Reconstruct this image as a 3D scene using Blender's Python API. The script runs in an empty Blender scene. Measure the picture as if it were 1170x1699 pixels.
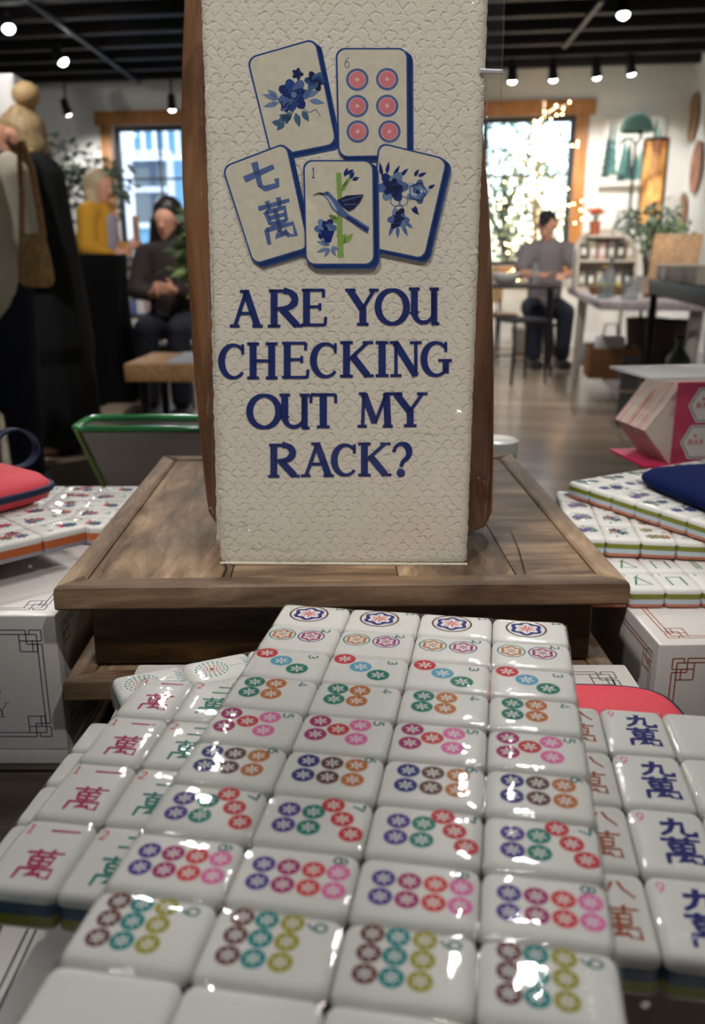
import bpy, bmesh, math, random
from mathutils import Vector, Matrix, Euler
PI = math.pi
rnd = random.Random(7)
scene = bpy.context.scene
COL = scene.collection

# ------------------------------------------------------------------ camera
CAM_Z = 1.0                      # camera height above the shop floor
FPX, PITCH = 1440.0, math.radians(16.5)
FW = Vector((0, math.cos(PITCH), -math.sin(PITCH)))
UP = Vector((0, math.sin(PITCH), math.cos(PITCH)))
cam_data = bpy.data.cameras.new('camera')
cam = bpy.data.objects.new('camera', cam_data)
COL.objects.link(cam)
cam.location = (0, 0, CAM_Z)
cam.rotation_euler = (PI / 2 - PITCH, 0, 0)
cam_data.sensor_fit = 'HORIZONTAL'
cam_data.sensor_width = 36.0
cam_data.lens = FPX / 1170 * 36.0
cam_data.clip_start = 0.01
cam_data.clip_end = 200
cam_data.dof.use_dof = True
cam_data.dof.focus_distance = 0.405
cam_data.dof.aperture_fstop = cam_data.lens / 1000 / 0.0025
scene.camera = cam

# ------------------------------------------------------------------ view, sky
scene.view_settings.view_transform = 'Standard'
scene.view_settings.look = 'None'
scene.view_settings.gamma = 1
scene.view_settings.use_curve_mapping = False
scene.view_settings.exposure = 0.0
LAMP_W = 40.0                    # watts of each track spot
world = bpy.data.worlds.new('sky'); scene.world = world
world.use_nodes = True
wn = world.node_tree.nodes; wl = world.node_tree.links
wn.clear()
sky = wn.new('ShaderNodeTexSky'); sky.sky_type = 'NISHITA'
sky.sun_disc = False; sky.sun_elevation = math.radians(38); sky.sun_rotation = math.radians(120)
bg = wn.new('ShaderNodeBackground'); bg.inputs['Strength'].default_value = 0.9
wo = wn.new('ShaderNodeOutputWorld')
wl.new(sky.outputs[0], bg.inputs[0]); wl.new(bg.outputs[0], wo.inputs[0])

# room frame: the shop is turned nine degrees against the view
RA = math.radians(-9)
CR, SR = math.cos(RA), math.sin(RA)
def RP(u, v, z=0.0): return Vector((u * CR - v * SR, u * SR + v * CR, z))
WALL_V, WALL_R, WALL_L, WALL_F, CEIL = 10.24, 1.95, -6.4, -4.5, 3.0

def ray(x, y): return Vector((1, 0, 0)) * ((x - 585) / FPX) + UP * ((849.5 - y) / FPX) + FW
def AZ(x, y, z):
    r = ray(x, y); r = r * ((z - CAM_Z) / r.z); return Vector((r.x, r.y, z))
def AY(x, y, Y):
    r = ray(x, y); r = r * (Y / r.y); return Vector((r.x, r.y, r.z + CAM_Z))
def AV(x, y, v):                 # pixel ray met with the room plane at depth v: returns room u and height
    r = ray(x, y); t = v / (r.y * CR - r.x * SR)
    return (r.x * CR + r.y * SR) * t, r.z * t + CAM_Z

# ------------------------------------------------------------------ materials
def lin(c):
    out = []
    for a in c[:3]:
        a /= 255.0
        out.append(a / 12.92 if a <= 0.04045 else ((a + 0.055) / 1.055) ** 2.4)
    return (out[0], out[1], out[2], 1.0)
MATS = {}
def pm(name, c, rough=0.5, metal=0.0, bump=0.0, bscale=200.0, spec=0.5, noise=0.0, nscale=20.0, stretch=(1, 1, 1), coat=0.0, trans=0.0):
    if name in MATS: return MATS[name]
    m = bpy.data.materials.new(name); m.use_nodes = True
    nt = m.node_tree; p = nt.nodes['Principled BSDF']
    p.inputs['Base Color'].default_value = lin(c)
    p.inputs['Roughness'].default_value = rough
    p.inputs['Metallic'].default_value = metal
    p.inputs['Specular IOR Level'].default_value = spec
    p.inputs['Coat Weight'].default_value = coat
    p.inputs['Transmission Weight'].default_value = trans
    if noise or bump:
        tc = nt.nodes.new('ShaderNodeTexCoord'); mp = nt.nodes.new('ShaderNodeMapping')
        mp.inputs['Scale'].default_value = stretch
        nt.links.new(tc.outputs['Object'], mp.inputs['Vector'])
    if noise:
        n = nt.nodes.new('ShaderNodeTexNoise'); n.inputs['Scale'].default_value = nscale; n.inputs['Detail'].default_value = 5
        nt.links.new(mp.outputs[0], n.inputs['Vector'])
        hs = nt.nodes.new('ShaderNodeHueSaturation'); hs.inputs['Color'].default_value = lin(c)
        mr = nt.nodes.new('ShaderNodeMapRange'); mr.inputs[1].default_value = 0.3; mr.inputs[2].default_value = 0.7
        mr.inputs[3].default_value = 1 - noise; mr.inputs[4].default_value = 1 + noise
        nt.links.new(n.outputs[0], mr.inputs[0]); nt.links.new(mr.outputs[0], hs.inputs['Value'])
        nt.links.new(hs.outputs[0], p.inputs['Base Color'])
    if bump:
        n2 = nt.nodes.new('ShaderNodeTexNoise'); n2.inputs['Scale'].default_value = bscale; n2.inputs['Detail'].default_value = 3
        nt.links.new(mp.outputs[0], n2.inputs['Vector'])
        b = nt.nodes.new('ShaderNodeBump'); b.inputs['Strength'].default_value = bump; b.inputs['Distance'].default_value = 0.001
        nt.links.new(n2.outputs[0], b.inputs['Height']); nt.links.new(b.outputs[0], p.inputs['Normal'])
    MATS[name] = m
    return m

def wood(name, dark, mid, light, scale=12.0, axis=0, rough=0.5, stretch=9.0, bump=0.25, patch=0.35):
    if name in MATS: return MATS[name]
    m = bpy.data.materials.new(name); m.use_nodes = True
    nt = m.node_tree; p = nt.nodes['Principled BSDF']; L = nt.links.new
    tc = nt.nodes.new('ShaderNodeTexCoord'); mp = nt.nodes.new('ShaderNodeMapping')
    s = [stretch, stretch, stretch]; s[axis] = 1.0
    mp.inputs['Scale'].default_value = s
    L(tc.outputs['Object'], mp.inputs['Vector'])
    n = nt.nodes.new('ShaderNodeTexNoise'); n.inputs['Scale'].default_value = scale; n.inputs['Detail'].default_value = 8; n.inputs['Roughness'].default_value = 0.65; n.inputs['Distortion'].default_value = 0.6
    L(mp.outputs[0], n.inputs['Vector'])
    r = nt.nodes.new('ShaderNodeValToRGB')
    r.color_ramp.elements[0].position = 0.3; r.color_ramp.elements[0].color = lin(dark)
    r.color_ramp.elements[1].position = 0.72; r.color_ramp.elements[1].color = lin(light)
    e = r.color_ramp.elements.new(0.5); e.color = lin(mid)
    L(n.outputs[0], r.inputs[0])
    n2 = nt.nodes.new('ShaderNodeTexNoise'); n2.inputs['Scale'].default_value = scale * 1.1; n2.inputs['Detail'].default_value = 4
    L(tc.outputs['Object'], n2.inputs['Vector'])
    mr = nt.nodes.new('ShaderNodeMapRange'); mr.inputs[1].default_value = 0.35; mr.inputs[2].default_value = 0.65
    mr.inputs[3].default_value = 1 - patch; mr.inputs[4].default_value = 1 + patch * 0.6
    L(n2.outputs[0], mr.inputs[0])
    hs = nt.nodes.new('ShaderNodeHueSaturation'); L(r.outputs[0], hs.inputs['Color']); L(mr.outputs[0], hs.inputs['Value'])
    L(hs.outputs[0], p.inputs['Base Color'])
    p.inputs['Roughness'].default_value = rough
    b = nt.nodes.new('ShaderNodeBump'); b.inputs['Strength'].default_value = bump; b.inputs['Distance'].default_value = 0.001
    L(n.outputs[0], b.inputs['Height']); L(b.outputs[0], p.inputs['Normal'])
    MATS[name] = m
    return m

def glow(name, c, strength, lightless=False):
    if name in MATS: return MATS[name]
    m = bpy.data.materials.new(name); m.use_nodes = True
    p = m.node_tree.nodes['Principled BSDF']
    p.inputs['Base Color'].default_value = lin(c); p.inputs['Emission Color'].default_value = lin(c)
    p.inputs['Emission Strength'].default_value = strength
    if lightless: m.cycles.emission_sampling = 'NONE'
    MATS[name] = m
    return m

def clear(name, rough=0.06, bump=0.0, bscale=120.0, ior=1.45, tint=(255, 255, 255), stretch=(1, 1, 1), haze=0.0):
    """thin clear plastic or glass: transparent with a fresnel gloss"""
    if name in MATS: return MATS[name]
    m = bpy.data.materials.new(name); m.use_nodes = True
    nt = m.node_tree; nt.nodes.remove(nt.nodes['Principled BSDF']); L = nt.links.new
    out = nt.nodes['Material Output']
    t = nt.nodes.new('ShaderNodeBsdfTransparent'); t.inputs[0].default_value = lin(tint)
    g = nt.nodes.new('ShaderNodeBsdfGlossy'); g.inputs['Roughness'].default_value = rough
    lw = nt.nodes.new('ShaderNodeLayerWeight'); lw.inputs[0].default_value = .5
    pw = nt.nodes.new('ShaderNodeMath'); pw.operation = 'POWER'; pw.inputs[1].default_value = 5.0; L(lw.outputs['Facing'], pw.inputs[0])
    f0 = ((ior - 1) / (ior + 1)) ** 2
    f = nt.nodes.new('ShaderNodeMath'); f.operation = 'MULTIPLY_ADD'; f.inputs[1].default_value = (1 - f0) * .8; f.inputs[2].default_value = f0; L(pw.outputs[0], f.inputs[0])
    mix = nt.nodes.new('ShaderNodeMixShader')
    L(f.outputs[0], mix.inputs[0]); L(t.outputs[0], mix.inputs[1]); L(g.outputs[0], mix.inputs[2])
    last = mix
    if haze:
        d = nt.nodes.new('ShaderNodeBsdfDiffuse'); d.inputs[0].default_value = (0.8, 0.8, 0.8, 1)
        mx = nt.nodes.new('ShaderNodeMixShader'); mx.inputs[0].default_value = haze
        L(mix.outputs[0], mx.inputs[1]); L(d.outputs[0], mx.inputs[2]); last = mx
    if bump:
        tc = nt.nodes.new('ShaderNodeTexCoord'); mp = nt.nodes.new('ShaderNodeMapping'); mp.inputs['Scale'].default_value = stretch
        L(tc.outputs['Object'], mp.inputs['Vector'])
        n = nt.nodes.new('ShaderNodeTexNoise'); n.inputs['Scale'].default_value = bscale; n.inputs['Detail'].default_value = 2
        L(mp.outputs[0], n.inputs['Vector'])
        b = nt.nodes.new('ShaderNodeBump'); b.inputs['Strength'].default_value = bump; b.inputs['Distance'].default_value = 0.001
        L(n.outputs[0], b.inputs['Height']); L(b.outputs[0], g.inputs['Normal'])
    L(last.outputs[0], out.inputs['Surface'])
    MATS[name] = m
    return m

# ------------------------------------------------------------------ mesh collector
class MB:
    def __init__(s): s.v = []; s.f = []
    def add(s, vs, fs, m):
        o = len(s.v); s.v += [tuple(v) for v in vs]
        for f in fs: s.f.append((tuple(i + o for i in f), m))
        return s
    def box(s, c, d, m, rot=None, bev=0.0):
        x, y, z = d[0] / 2, d[1] / 2, d[2] / 2
        if bev:
            b = min(bev, x * .9, y * .9, z * .9)
            return s.loft([[(px, py, zz) for px, py in rrect(2 * x - 2 * i, 2 * y - 2 * i, b, 3)] for zz, i in ((-z, b * .7), (-z + b * .3, b * .15), (-z + b, 0), (z - b, 0), (z - b * .3, b * .15), (z, b * .7))], m, True, c, rot)
        P = [(-x, -y, -z), (x, -y, -z), (x, y, -z), (-x, y, -z), (-x, -y, z), (x, -y, z), (x, y, z), (-x, y, z)]
        s.add([xf(p, c, rot) for p in P], [(3, 2, 1, 0), (4, 5, 6, 7), (0, 1, 5, 4), (1, 2, 6, 5), (2, 3, 7, 6), (3, 0, 4, 7)], m)
        return s
    def loft(s, loops, m, cap=True, c=(0, 0, 0), rot=None, close=True):
        n = len(loops[0]); vs = [xf(p, c, rot) for l in loops for p in l]; fs = []; o = len(s.v)
        s.v += [tuple(v) for v in vs]
        for k in range(len(loops) - 1):
            mm = m[k] if isinstance(m, (list, tuple)) else m
            for i in range(n if close else n - 1):
                j = (i + 1) % n
                s.f.append(((o + k * n + i, o + k * n + j, o + (k + 1) * n + j, o + (k + 1) * n + i), mm))
        if cap:
            m0 = m[0] if isinstance(m, (list, tuple)) else m; m1 = m[-1] if isinstance(m, (list, tuple)) else m
            s.f.append((tuple(o + i for i in reversed(range(n))), m0))
            s.f.append((tuple(o + (len(loops) - 1) * n + i for i in range(n)), m1))
        return s
    def lathe(s, prof, m, n=20, c=(0, 0, 0), rot=None, cap=True):
        return s.loft([[(r * math.cos(2 * PI * i / n), r * math.sin(2 * PI * i / n), z) for i in range(n)] for r, z in prof], m, cap, c, rot)
    def tube(s, pts, r, m, n=8, cap=True):
        pts = [Vector(p) for p in pts]; loops = []
        prev = None
        for i, p in enumerate(pts):
            d = (pts[min(i + 1, len(pts) - 1)] - pts[max(i - 1, 0)])
            if d.length < 1e-9: d = Vector((0, 0, 1))
            d.normalize()
            if prev is None: a = d.orthogonal().normalized()
            else: a = (prev - d * prev.dot(d)); a = a.normalized() if a.length > 1e-6 else d.orthogonal().normalized()
            prev = a; b = d.cross(a)
            rr = r[i] if isinstance(r, (list, tuple)) else r
            loops.append([p + a * (rr * math.cos(2 * PI * k / n)) + b * (rr * math.sin(2 * PI * k / n)) for k in range(n)])
        return s.loft(loops, m, cap)
    def ball(s, c, r, m, n=10, k=6):
        r = r if isinstance(r, (list, tuple)) else (r, r, r)
        loops = []
        for j in range(k + 1):
            t = -PI / 2 + PI * (j + (0.05 if j == 0 else -0.05 if j == k else 0)) / k
            loops.append([(c[0] + r[0] * math.cos(t) * math.cos(2 * PI * i / n), c[1] + r[1] * math.cos(t) * math.sin(2 * PI * i / n), c[2] + r[2] * math.sin(t)) for i in range(n)])
        return s.loft(loops, m)
    def build(s, name, parent=None, smooth=35, loc=None, rotz=0.0):
        me = bpy.data.meshes.new(name)
        me.from_pydata(s.v, [], [f for f, _ in s.f])
        ms = []
        for _, m in s.f:
            if m not in ms: ms.append(m)
        for m in ms: me.materials.append(m)
        me.polygons.foreach_set('material_index', [ms.index(m) for _, m in s.f])
        if smooth:
            me.polygons.foreach_set('use_smooth', [True] * len(me.polygons))
            me.set_sharp_from_angle(angle=math.radians(smooth))
        me.update()
        o = bpy.data.objects.new(name, me); COL.objects.link(o)
        if parent: o.parent = parent
        if loc is not None: o.location = loc
        o.rotation_euler.z = rotz
        return o

def xf(p, c, rot):
    v = Vector(p)
    if rot is not None: v = (rot.to_matrix() if isinstance(rot, Euler) else rot) @ v
    return v + Vector(c)
def rrect(w, h, r, n=4):
    r = min(r, w / 2 * .999, h / 2 * .999); P = []
    for cx, cy, a in ((w / 2 - r, h / 2 - r, 0), (-w / 2 + r, h / 2 - r, 90), (-w / 2 + r, -h / 2 + r, 180), (w / 2 - r, -h / 2 + r, 270)):
        for i in range(n + 1):
            t = math.radians(a + 90 * i / n); P.append((cx + r * math.cos(t), cy + r * math.sin(t)))
    return P
def tag(o, label, cat, group=None):
    o['label'] = label; o['category'] = cat
    if group: o['group'] = group
    return o
def thing(name, label, cat, loc=(0, 0, 0), rotz=0.0, group=None):
    o = bpy.data.objects.new(name, None); COL.objects.link(o); o.empty_display_size = 0.05
    o.location = loc; o.rotation_euler.z = rotz
    return tag(o, label, cat, group)
def struct(name, mb, smooth=30):
    o = mb.build(name, None, smooth); o['kind'] = 'structure'; return o
def dup(root, loc=None, rotz=None, label=None, group=None):
    r = root.copy(); COL.objects.link(r)
    if loc is not None: r.location = loc
    if rotz is not None: r.rotation_euler.z = rotz
    if label: r['label'] = label
    if group: r['group'] = group
    for ch in list(root.children):
        c = ch.copy(); COL.objects.link(c); c.parent = r
        for g in list(ch.children):
            d = g.copy(); COL.objects.link(d); d.parent = c
    return r

# ------------------------------------------------------------------ flat print work
class Art:
    """coloured flat shapes, later laid on a surface in thin layers"""
    def __init__(s): s.p = []
    def poly(s, pts, m, layer=0): s.p.append(([tuple(p) for p in pts], m, layer)); return s
    def disc(s, cx, cy, r, m, layer=0, n=24, ry=None, ang=0.0):
        ry = r if ry is None else ry; ca, sa = math.cos(ang), math.sin(ang)
        return s.poly([(cx + r * math.cos(2 * PI * i / n) * ca - ry * math.sin(2 * PI * i / n) * sa, cy + r * math.cos(2 * PI * i / n) * sa + ry * math.sin(2 * PI * i / n) * ca) for i in range(n)], m, layer)
    def ring(s, cx, cy, r0, r1, m, layer=0, n=28):
        for i in range(n):
            a, b = 2 * PI * i / n, 2 * PI * (i + 1) / n
            s.poly([(cx + r0 * math.cos(a), cy + r0 * math.sin(a)), (cx + r1 * math.cos(a), cy + r1 * math.sin(a)), (cx + r1 * math.cos(b), cy + r1 * math.sin(b)), (cx + r0 * math.cos(b), cy + r0 * math.sin(b))], m, layer)
        return s
    def stroke(s, pts, w, m, layer=0):
        n = len(pts); P = [Vector((p[0], p[1])) for p in pts]; A = []; B = []
        for i in range(n):
            d = P[min(i + 1, n - 1)] - P[max(i - 1, 0)]
            if d.length < 1e-12: d = Vector((1, 0))
            d.normalize(); q = Vector((-d.y, d.x))
            ww = (w[i] if isinstance(w, (list, tuple)) else w) / 2
            if 0 < i < n - 1:
                d0 = (P[i] - P[i - 1]).normalized(); c = abs(d0.dot(d)); ww /= max(c, .6)
            A.append(P[i] + q * ww); B.append(P[i] - q * ww)
        for i in range(n - 1): s.poly([A[i], A[i + 1], B[i + 1], B[i]], m, layer)
        return s
    def merge(s, other, fn=lambda x, y: (x, y), layer=0):
        for pts, m, l in other.p: s.p.append(([fn(*p) for p in pts], m, l + layer))
        return s
    def emit(s, mb, fn):
        for pts, m, l in s.p:
            mb.add([fn(p[0], p[1], l) for p in pts], [tuple(range(len(pts)))], m)
def arc(cx, cy, rx, ry, a0, a1, n=12):
    return [(cx + rx * math.cos(math.radians(a0 + (a1 - a0) * i / n)), cy + ry * math.sin(math.radians(a0 + (a1 - a0) * i / n))) for i in range(n + 1)]

DIGITS = {
    1: [[(.5, 0), (.5, 1)], [(.22, .02), (.78, .02)], [(.5, 1), (.25, .84)]],
    2: [arc(.5, .7, .36, .3, 160, -35, 10) + [(.12, .03)], [(.1, .04), (.92, .04)]],
    3: [arc(.45, .74, .36, .26, 150, -90, 10), arc(.45, .26, .42, .26, 90, -150, 10)],
    4: [[(.66, 0), (.66, 1), (.06, .3), (.96, .3)]],
    5: [[(.85, .97), (.25, .97), (.2, .56)] + arc(.45, .32, .42, .32, 115, -140, 12)],
    6: [[(.8, 1), (.4, .8), (.14, .4)] + arc(.5, .3, .37, .3, 165, -195, 16)],
    7: [[(.08, .9), (.1, .97), (.9, .97), (.4, 0)]],
    8: [arc(.5, .76, .29, .24, 0, 360, 16), arc(.5, .27, .37, .27, 0, 360, 16)],
    9: [[(.2, 0), (.6, .2), (.86, .6)] + arc(.5, .7, .37, .3, -15, 345, 16)],
}
def digit(a, d, x, y, w, h, m, lw, layer=0):
    for st in DIGITS[d]: a.stroke([(x + p[0] * w, y + p[1] * h) for p in st], lw, m, layer)
WAN = [[(.04, .87), (.96, .89)], [(.33, 1), (.34, .78)], [(.67, 1.02), (.64, .78)],
       [(.22, .76), (.27, .43)], [(.22, .74), (.78, .75), (.74, .43)], [(.26, .59), (.75, .59)], [(.27, .44), (.74, .44)],
       [(.5, .75), (.5, .13)], [(.12, .35), (.1, -.02)], [(.1, .33), (.9, .34), (.9, .04), (.76, .08)],
       [(.49, .27), (.34, .13), (.68, .15)], [(.6, .23), (.72, .05)]]
HAN = {1: [[(.05, .5), (.95, .52)]], 2: [[(.18, .8), (.82, .82)], [(.04, .18), (.96, .2)]], 3: [[(.15, .92), (.85, .93)], [(.2, .52), (.8, .53)], [(.02, .08), (.98, .1)]],
       7: [[(.04, .52), (.95, .7)], [(.44, 1), (.44, .2), (.56, .06), (.92, .08), (.94, .3)]],
       8: [[(.4, .9), (.3, .5), (.04, .04)], [(.56, .92), (.68, .5), (.96, .06)]],
       9: [[(.42, 1), (.4, .6), (.28, .25), (.04, 0)], [(.08, .64), (.66, .72), (.62, .2), (.72, .08), (.96, .08), (.97, .3)]]}
def han(a, strokes, x, y, w, h, m, lw, layer=0):
    for st in strokes:
        pts = [(x + p[0] * w, y + p[1] * h) for p in st]
        ws = [lw * (1.15 if i == 0 else .85 if i == len(pts) - 1 else 1.0) for i in range(len(pts))]
        a.stroke(pts, ws, m, layer)

# serif capitals: strokes in a unit box, T thick, t thin
def serif_letter(ch):
    T, t = 1.0, .5
    S = []
    st = lambda p, w: S.append((p, w))
    def foot(x, y, w=.26): st([(x - w / 2, y), (x + w / 2, y)], .42)
    if ch == 'A': st([(.5, 1), (.15, .02)], .55); st([(.47, 1), (.84, .02)], T); st([(.28, .37), (.7, .37)], .45); foot(.14, .02, .3); foot(.84, .02, .32); st([(.3, .98), (.56, .98)], .4)
    if ch == 'R': st([(.24, 0), (.24, 1)], T); st([(.1, .98), (.5, .97)] + arc(.5, .74, .3, .24, 90, -90, 8) + [(.24, .48)], [.4, .5] + [.6, .75, .9, 1, 1, 1, .9, .75, .6] + [.45]); st([(.45, .48), (.86, .03)], T); foot(.24, .02, .34); foot(.9, .03, .22)
    if ch == 'E': st([(.25, 0), (.25, 1)], T); st([(.08, .98), (.86, .98)], .42); st([(.25, .52), (.72, .52)], .42); st([(.08, .02), (.9, .02)], .42); st([(.86, .99), (.84, .78)], .45); st([(.72, .62), (.72, .42)], .42); st([(.9, .01), (.93, .24)], .45)
    if ch == 'Y': st([(.12, .98), (.5, .46)], T); st([(.86, .98), (.52, .46)], .5); st([(.52, .5), (.52, 0)], T); foot(.14, .98, .32); foot(.86, .98, .3); foot(.52, .02, .36)
    if ch == 'O': n = 28; st(arc(.5, .5, .41, .45, 0, 360, n), [.5 + .5 * abs(math.cos(2 * PI * i / n)) for i in range(n + 1)])
    if ch == 'U': st([(.2, .98), (.2, .35)] + arc(.48, .35, .28, .3, 180, 270, 6) , [T, T] + [.95, .9, .8, .7, .65, .6, .6]); st(arc(.48, .35, .32, .3, 270, 340, 5) + [(.8, .98)], [.6, .6, .55, .5, .5, .5, .5]); st([(.82, .98), (.82, .0)], .9); foot(.2, .98, .34); foot(.82, .98, .3); foot(.86, .02, .24)
    if ch == 'C': n = 22; st(arc(.54, .5, .42, .46, 42, 318, n), [.45 + .55 * max(0, -math.cos(math.radians(42 + 276 * i / n))) for i in range(n + 1)]); st([(.85, .98), (.85, .7)], .42)
    if ch == 'H': st([(.22, 0), (.22, 1)], T); st([(.78, 0), (.78, 1)], T); st([(.22, .5), (.78, .5)], .45); [foot(x, y, .36) for x in (.22, .78) for y in (.02, .98)]
    if ch == 'K': st([(.22, 0), (.22, 1)], T); st([(.8, .97), (.24, .44)], .5); st([(.4, .58), (.82, .03)], T); foot(.22, .02, .36); foot(.22, .98, .36); foot(.82, .98, .3); foot(.87, .03, .24)
    if ch == 'I': st([(.5, 0), (.5, 1)], 1.05); foot(.5, .02, .9); foot(.5, .98, .9)
    if ch == 'N': st([(.2, 0), (.2, 1)], .5); st([(.18, .98), (.8, .02)], T); st([(.8, 0), (.8, 1)], .5); foot(.2, .02, .34); foot(.14, .98, .26); foot(.8, .98, .36)
    if ch == 'G': n = 22; st(arc(.5, .5, .4, .46, 42, 330, n), [.45 + .55 * max(0, -math.cos(math.radians(42 + 288 * i / n))) for i in range(n + 1)]); st([(.8, .98), (.8, .7)], .42); st([(.8, .44), (.8, .1)], .9); st([(.56, .46), (1.0, .46)], .42)
    if ch == 'T': st([(.5, 0), (.5, 1)], 1.05); st([(.06, .97), (.94, .97)], .45); st([(.07, .98), (.06, .72)], .45); st([(.93, .98), (.94, .72)], .45); foot(.5, .02, .46)
    if ch == 'M': st([(.16, 0), (.2, 1)], .5); st([(.2, .98), (.5, .12)], T); st([(.82, .98), (.5, .1)], .5); st([(.82, 1), (.86, 0)], T); foot(.15, .02, .26); foot(.86, .02, .28); foot(.16, .98, .2); foot(.86, .98, .2)
    if ch == '?': st([(.12, .72)] + arc(.5, .72, .36, .26, 165, -40, 10) + [(.56, .42), (.46, .26)], [.5, .5, .5, .5, .55, .6, .8, .95, 1, .9, .8, .7, .6, .5]); S.append(('dot', (.46, .07)))
    if ch == 'J': st([(.6, 1), (.6, .2)] + arc(.35, .2, .25, .2, 0, -150, 6), .8)
    if ch == 'L': st([(.2, 1), (.2, .02), (.9, .02)], .7)
    if ch == 'S': st(arc(.5, .75, .34, .23, 40, 270, 10) + arc(.5, .27, .36, .25, 90, -140, 10), .8)
    return S
def letter(a, ch, x0, y0, x1, y1, thick, m, layer=0):
    """y0 is the baseline, y1 the cap line; axes may run either way"""
    f = lambda p: (x0 + (x1 - x0) * p[0], y0 + (y1 - y0) * p[1])
    for p, w in serif_letter(ch):
        if p == 'dot': a.disc(*f(w), thick * .62, m, layer, 16); continue
        a.stroke([f(q) for q in p], [thick * k for k in w] if isinstance(w, list) else thick * w, m, layer)

# ================================================================== SETTING
def room_struct(name, mb, smooth=30):
    o = struct(name, mb, smooth); o.rotation_euler.z = RA; return o

def plank_floor():
    m = bpy.data.materials.new('floor planks'); m.use_nodes = True
    nt = m.node_tree; p = nt.nodes['Principled BSDF']; L = nt.links.new
    tc = nt.nodes.new('ShaderNodeTexCoord')
    br = nt.nodes.new('ShaderNodeTexBrick'); br.inputs['Scale'].default_value = 1.0
    br.inputs['Brick Width'].default_value = 1.5; br.inputs['Row Height'].default_value = 0.19; br.inputs['Mortar Size'].default_value = 0.0025
    br.inputs['Color1'].default_value = lin((172, 154, 134)); br.inputs['Color2'].default_value = lin((146, 130, 112)); br.inputs['Mortar'].default_value = lin((60, 52, 45))
    L(tc.outputs['Object'], br.inputs['Vector'])
    mp = nt.nodes.new('ShaderNodeMapping'); mp.inputs['Scale'].default_value = (1.5, 18, 1); L(tc.outputs['Object'], mp.inputs['Vector'])
    n = nt.nodes.new('ShaderNodeTexNoise'); n.inputs['Scale'].default_value = 2.2; n.inputs['Detail'].default_value = 6; L(mp.outputs[0], n.inputs['Vector'])
    mr = nt.nodes.new('ShaderNodeMapRange'); mr.inputs[1].default_value = .3; mr.inputs[2].default_value = .7; mr.inputs[3].default_value = .72; mr.inputs[4].default_value = 1.2; L(n.outputs[0], mr.inputs[0])
    hs = nt.nodes.new('ShaderNodeHueSaturation'); L(br.outputs['Color'], hs.inputs['Color']); L(mr.outputs[0], hs.inputs['Value']); L(hs.outputs[0], p.inputs['Base Color'])
    p.inputs['Roughness'].default_value = 0.22
    return m
def shiplap(name, c):
    m = bpy.data.materials.new(name); m.use_nodes = True
    nt = m.node_tree; p = nt.nodes['Principled BSDF']; L = nt.links.new
    p.inputs['Base Color'].default_value = lin(c); p.inputs['Roughness'].default_value = 0.55
    tc = nt.nodes.new('ShaderNodeTexCoord'); sx = nt.nodes.new('ShaderNodeSeparateXYZ'); L(tc.outputs['Object'], sx.inputs[0])
    mu = nt.nodes.new('ShaderNodeMath'); mu.operation = 'MULTIPLY'; mu.inputs[1].default_value = 6.5; L(sx.outputs['Z'], mu.inputs[0])
    fr = nt.nodes.new('ShaderNodeMath'); fr.operation = 'FRACT'; L(mu.outputs[0], fr.inputs[0])
    gt = nt.nodes.new('ShaderNodeMath'); gt.operation = 'GREATER_THAN'; gt.inputs[1].default_value = .05; L(fr.outputs[0], gt.inputs[0])
    b = nt.nodes.new('ShaderNodeBump'); b.inputs['Distance'].default_value = 0.01; b.inputs['Strength'].default_value = 1.0; L(gt.outputs[0], b.inputs['Height']); L(b.outputs[0], p.inputs['Normal'])
    return m
WHITE_WALL = shiplap('white shiplap', (225, 224, 220))
WHITE_PLAIN = pm('white wall paint', (226, 229, 230), .6, bump=.05, bscale=60)
CEIL_DARK = pm('near black ceiling', (16, 14, 15), .6, noise=.3, nscale=4)
BEAM_DARK = wood('black brown beams', (14, 12, 13), (22, 19, 20), (34, 30, 33), 3, 0, .6, 8, .2)
TRIM_WOOD = wood('honey pine trim', (150, 95, 45), (176, 118, 62), (196, 140, 82), 4, 2, .5, 8, .1, .15)

mb = MB(); mb.box(((WALL_L + WALL_R) / 2, (WALL_V + WALL_F) / 2, -0.05), (WALL_R - WALL_L + .4, WALL_V - WALL_F + .4, 0.1), plank_floor())
room_struct('floor', mb, 0)
mb = MB(); mb.box(((WALL_L + WALL_R) / 2, (WALL_V + WALL_F) / 2, CEIL + .05), (WALL_R - WALL_L + .4, WALL_V - WALL_F + .4, 0.1), CEIL_DARK)
room_struct('ceiling', mb, 0)

# back wall with two openings, built as upright and cross panels round them
WIN = [(-4.42, -2.30, 0.92, 2.42), (-1.12, 0.78, 0.88, 2.42)]
mb = MB(); ww = .16; vy = WALL_V + ww / 2
def wall_x(u0, u1, z0, z1, m): mb.box(((u0 + u1) / 2, vy, (z0 + z1) / 2), (u1 - u0, ww, z1 - z0), m)
cur = WALL_L
for a, b, z0, z1 in WIN:
    wall_x(cur, a, 0, CEIL, WHITE_WALL); wall_x(a, b, 0, z0, WHITE_WALL); wall_x(a, b, z1, CEIL, WHITE_WALL); cur = b
wall_x(cur, WALL_R, 0, CEIL, WHITE_WALL)
room_struct('wall_back', mb, 0)
mb = MB(); mb.box((WALL_R + .08, (WALL_V + WALL_F) / 2, CEIL / 2), (.16, WALL_V - WALL_F + .3, CEIL), WHITE_PLAIN); room_struct('wall_right', mb, 0)
mb = MB(); mb.box((WALL_L - .08, (WALL_V + WALL_F) / 2, CEIL / 2), (.16, WALL_V - WALL_F + .3, CEIL), WHITE_PLAIN); room_struct('wall_left', mb, 0)
mb = MB(); vy = WALL_F - ww / 2
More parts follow.
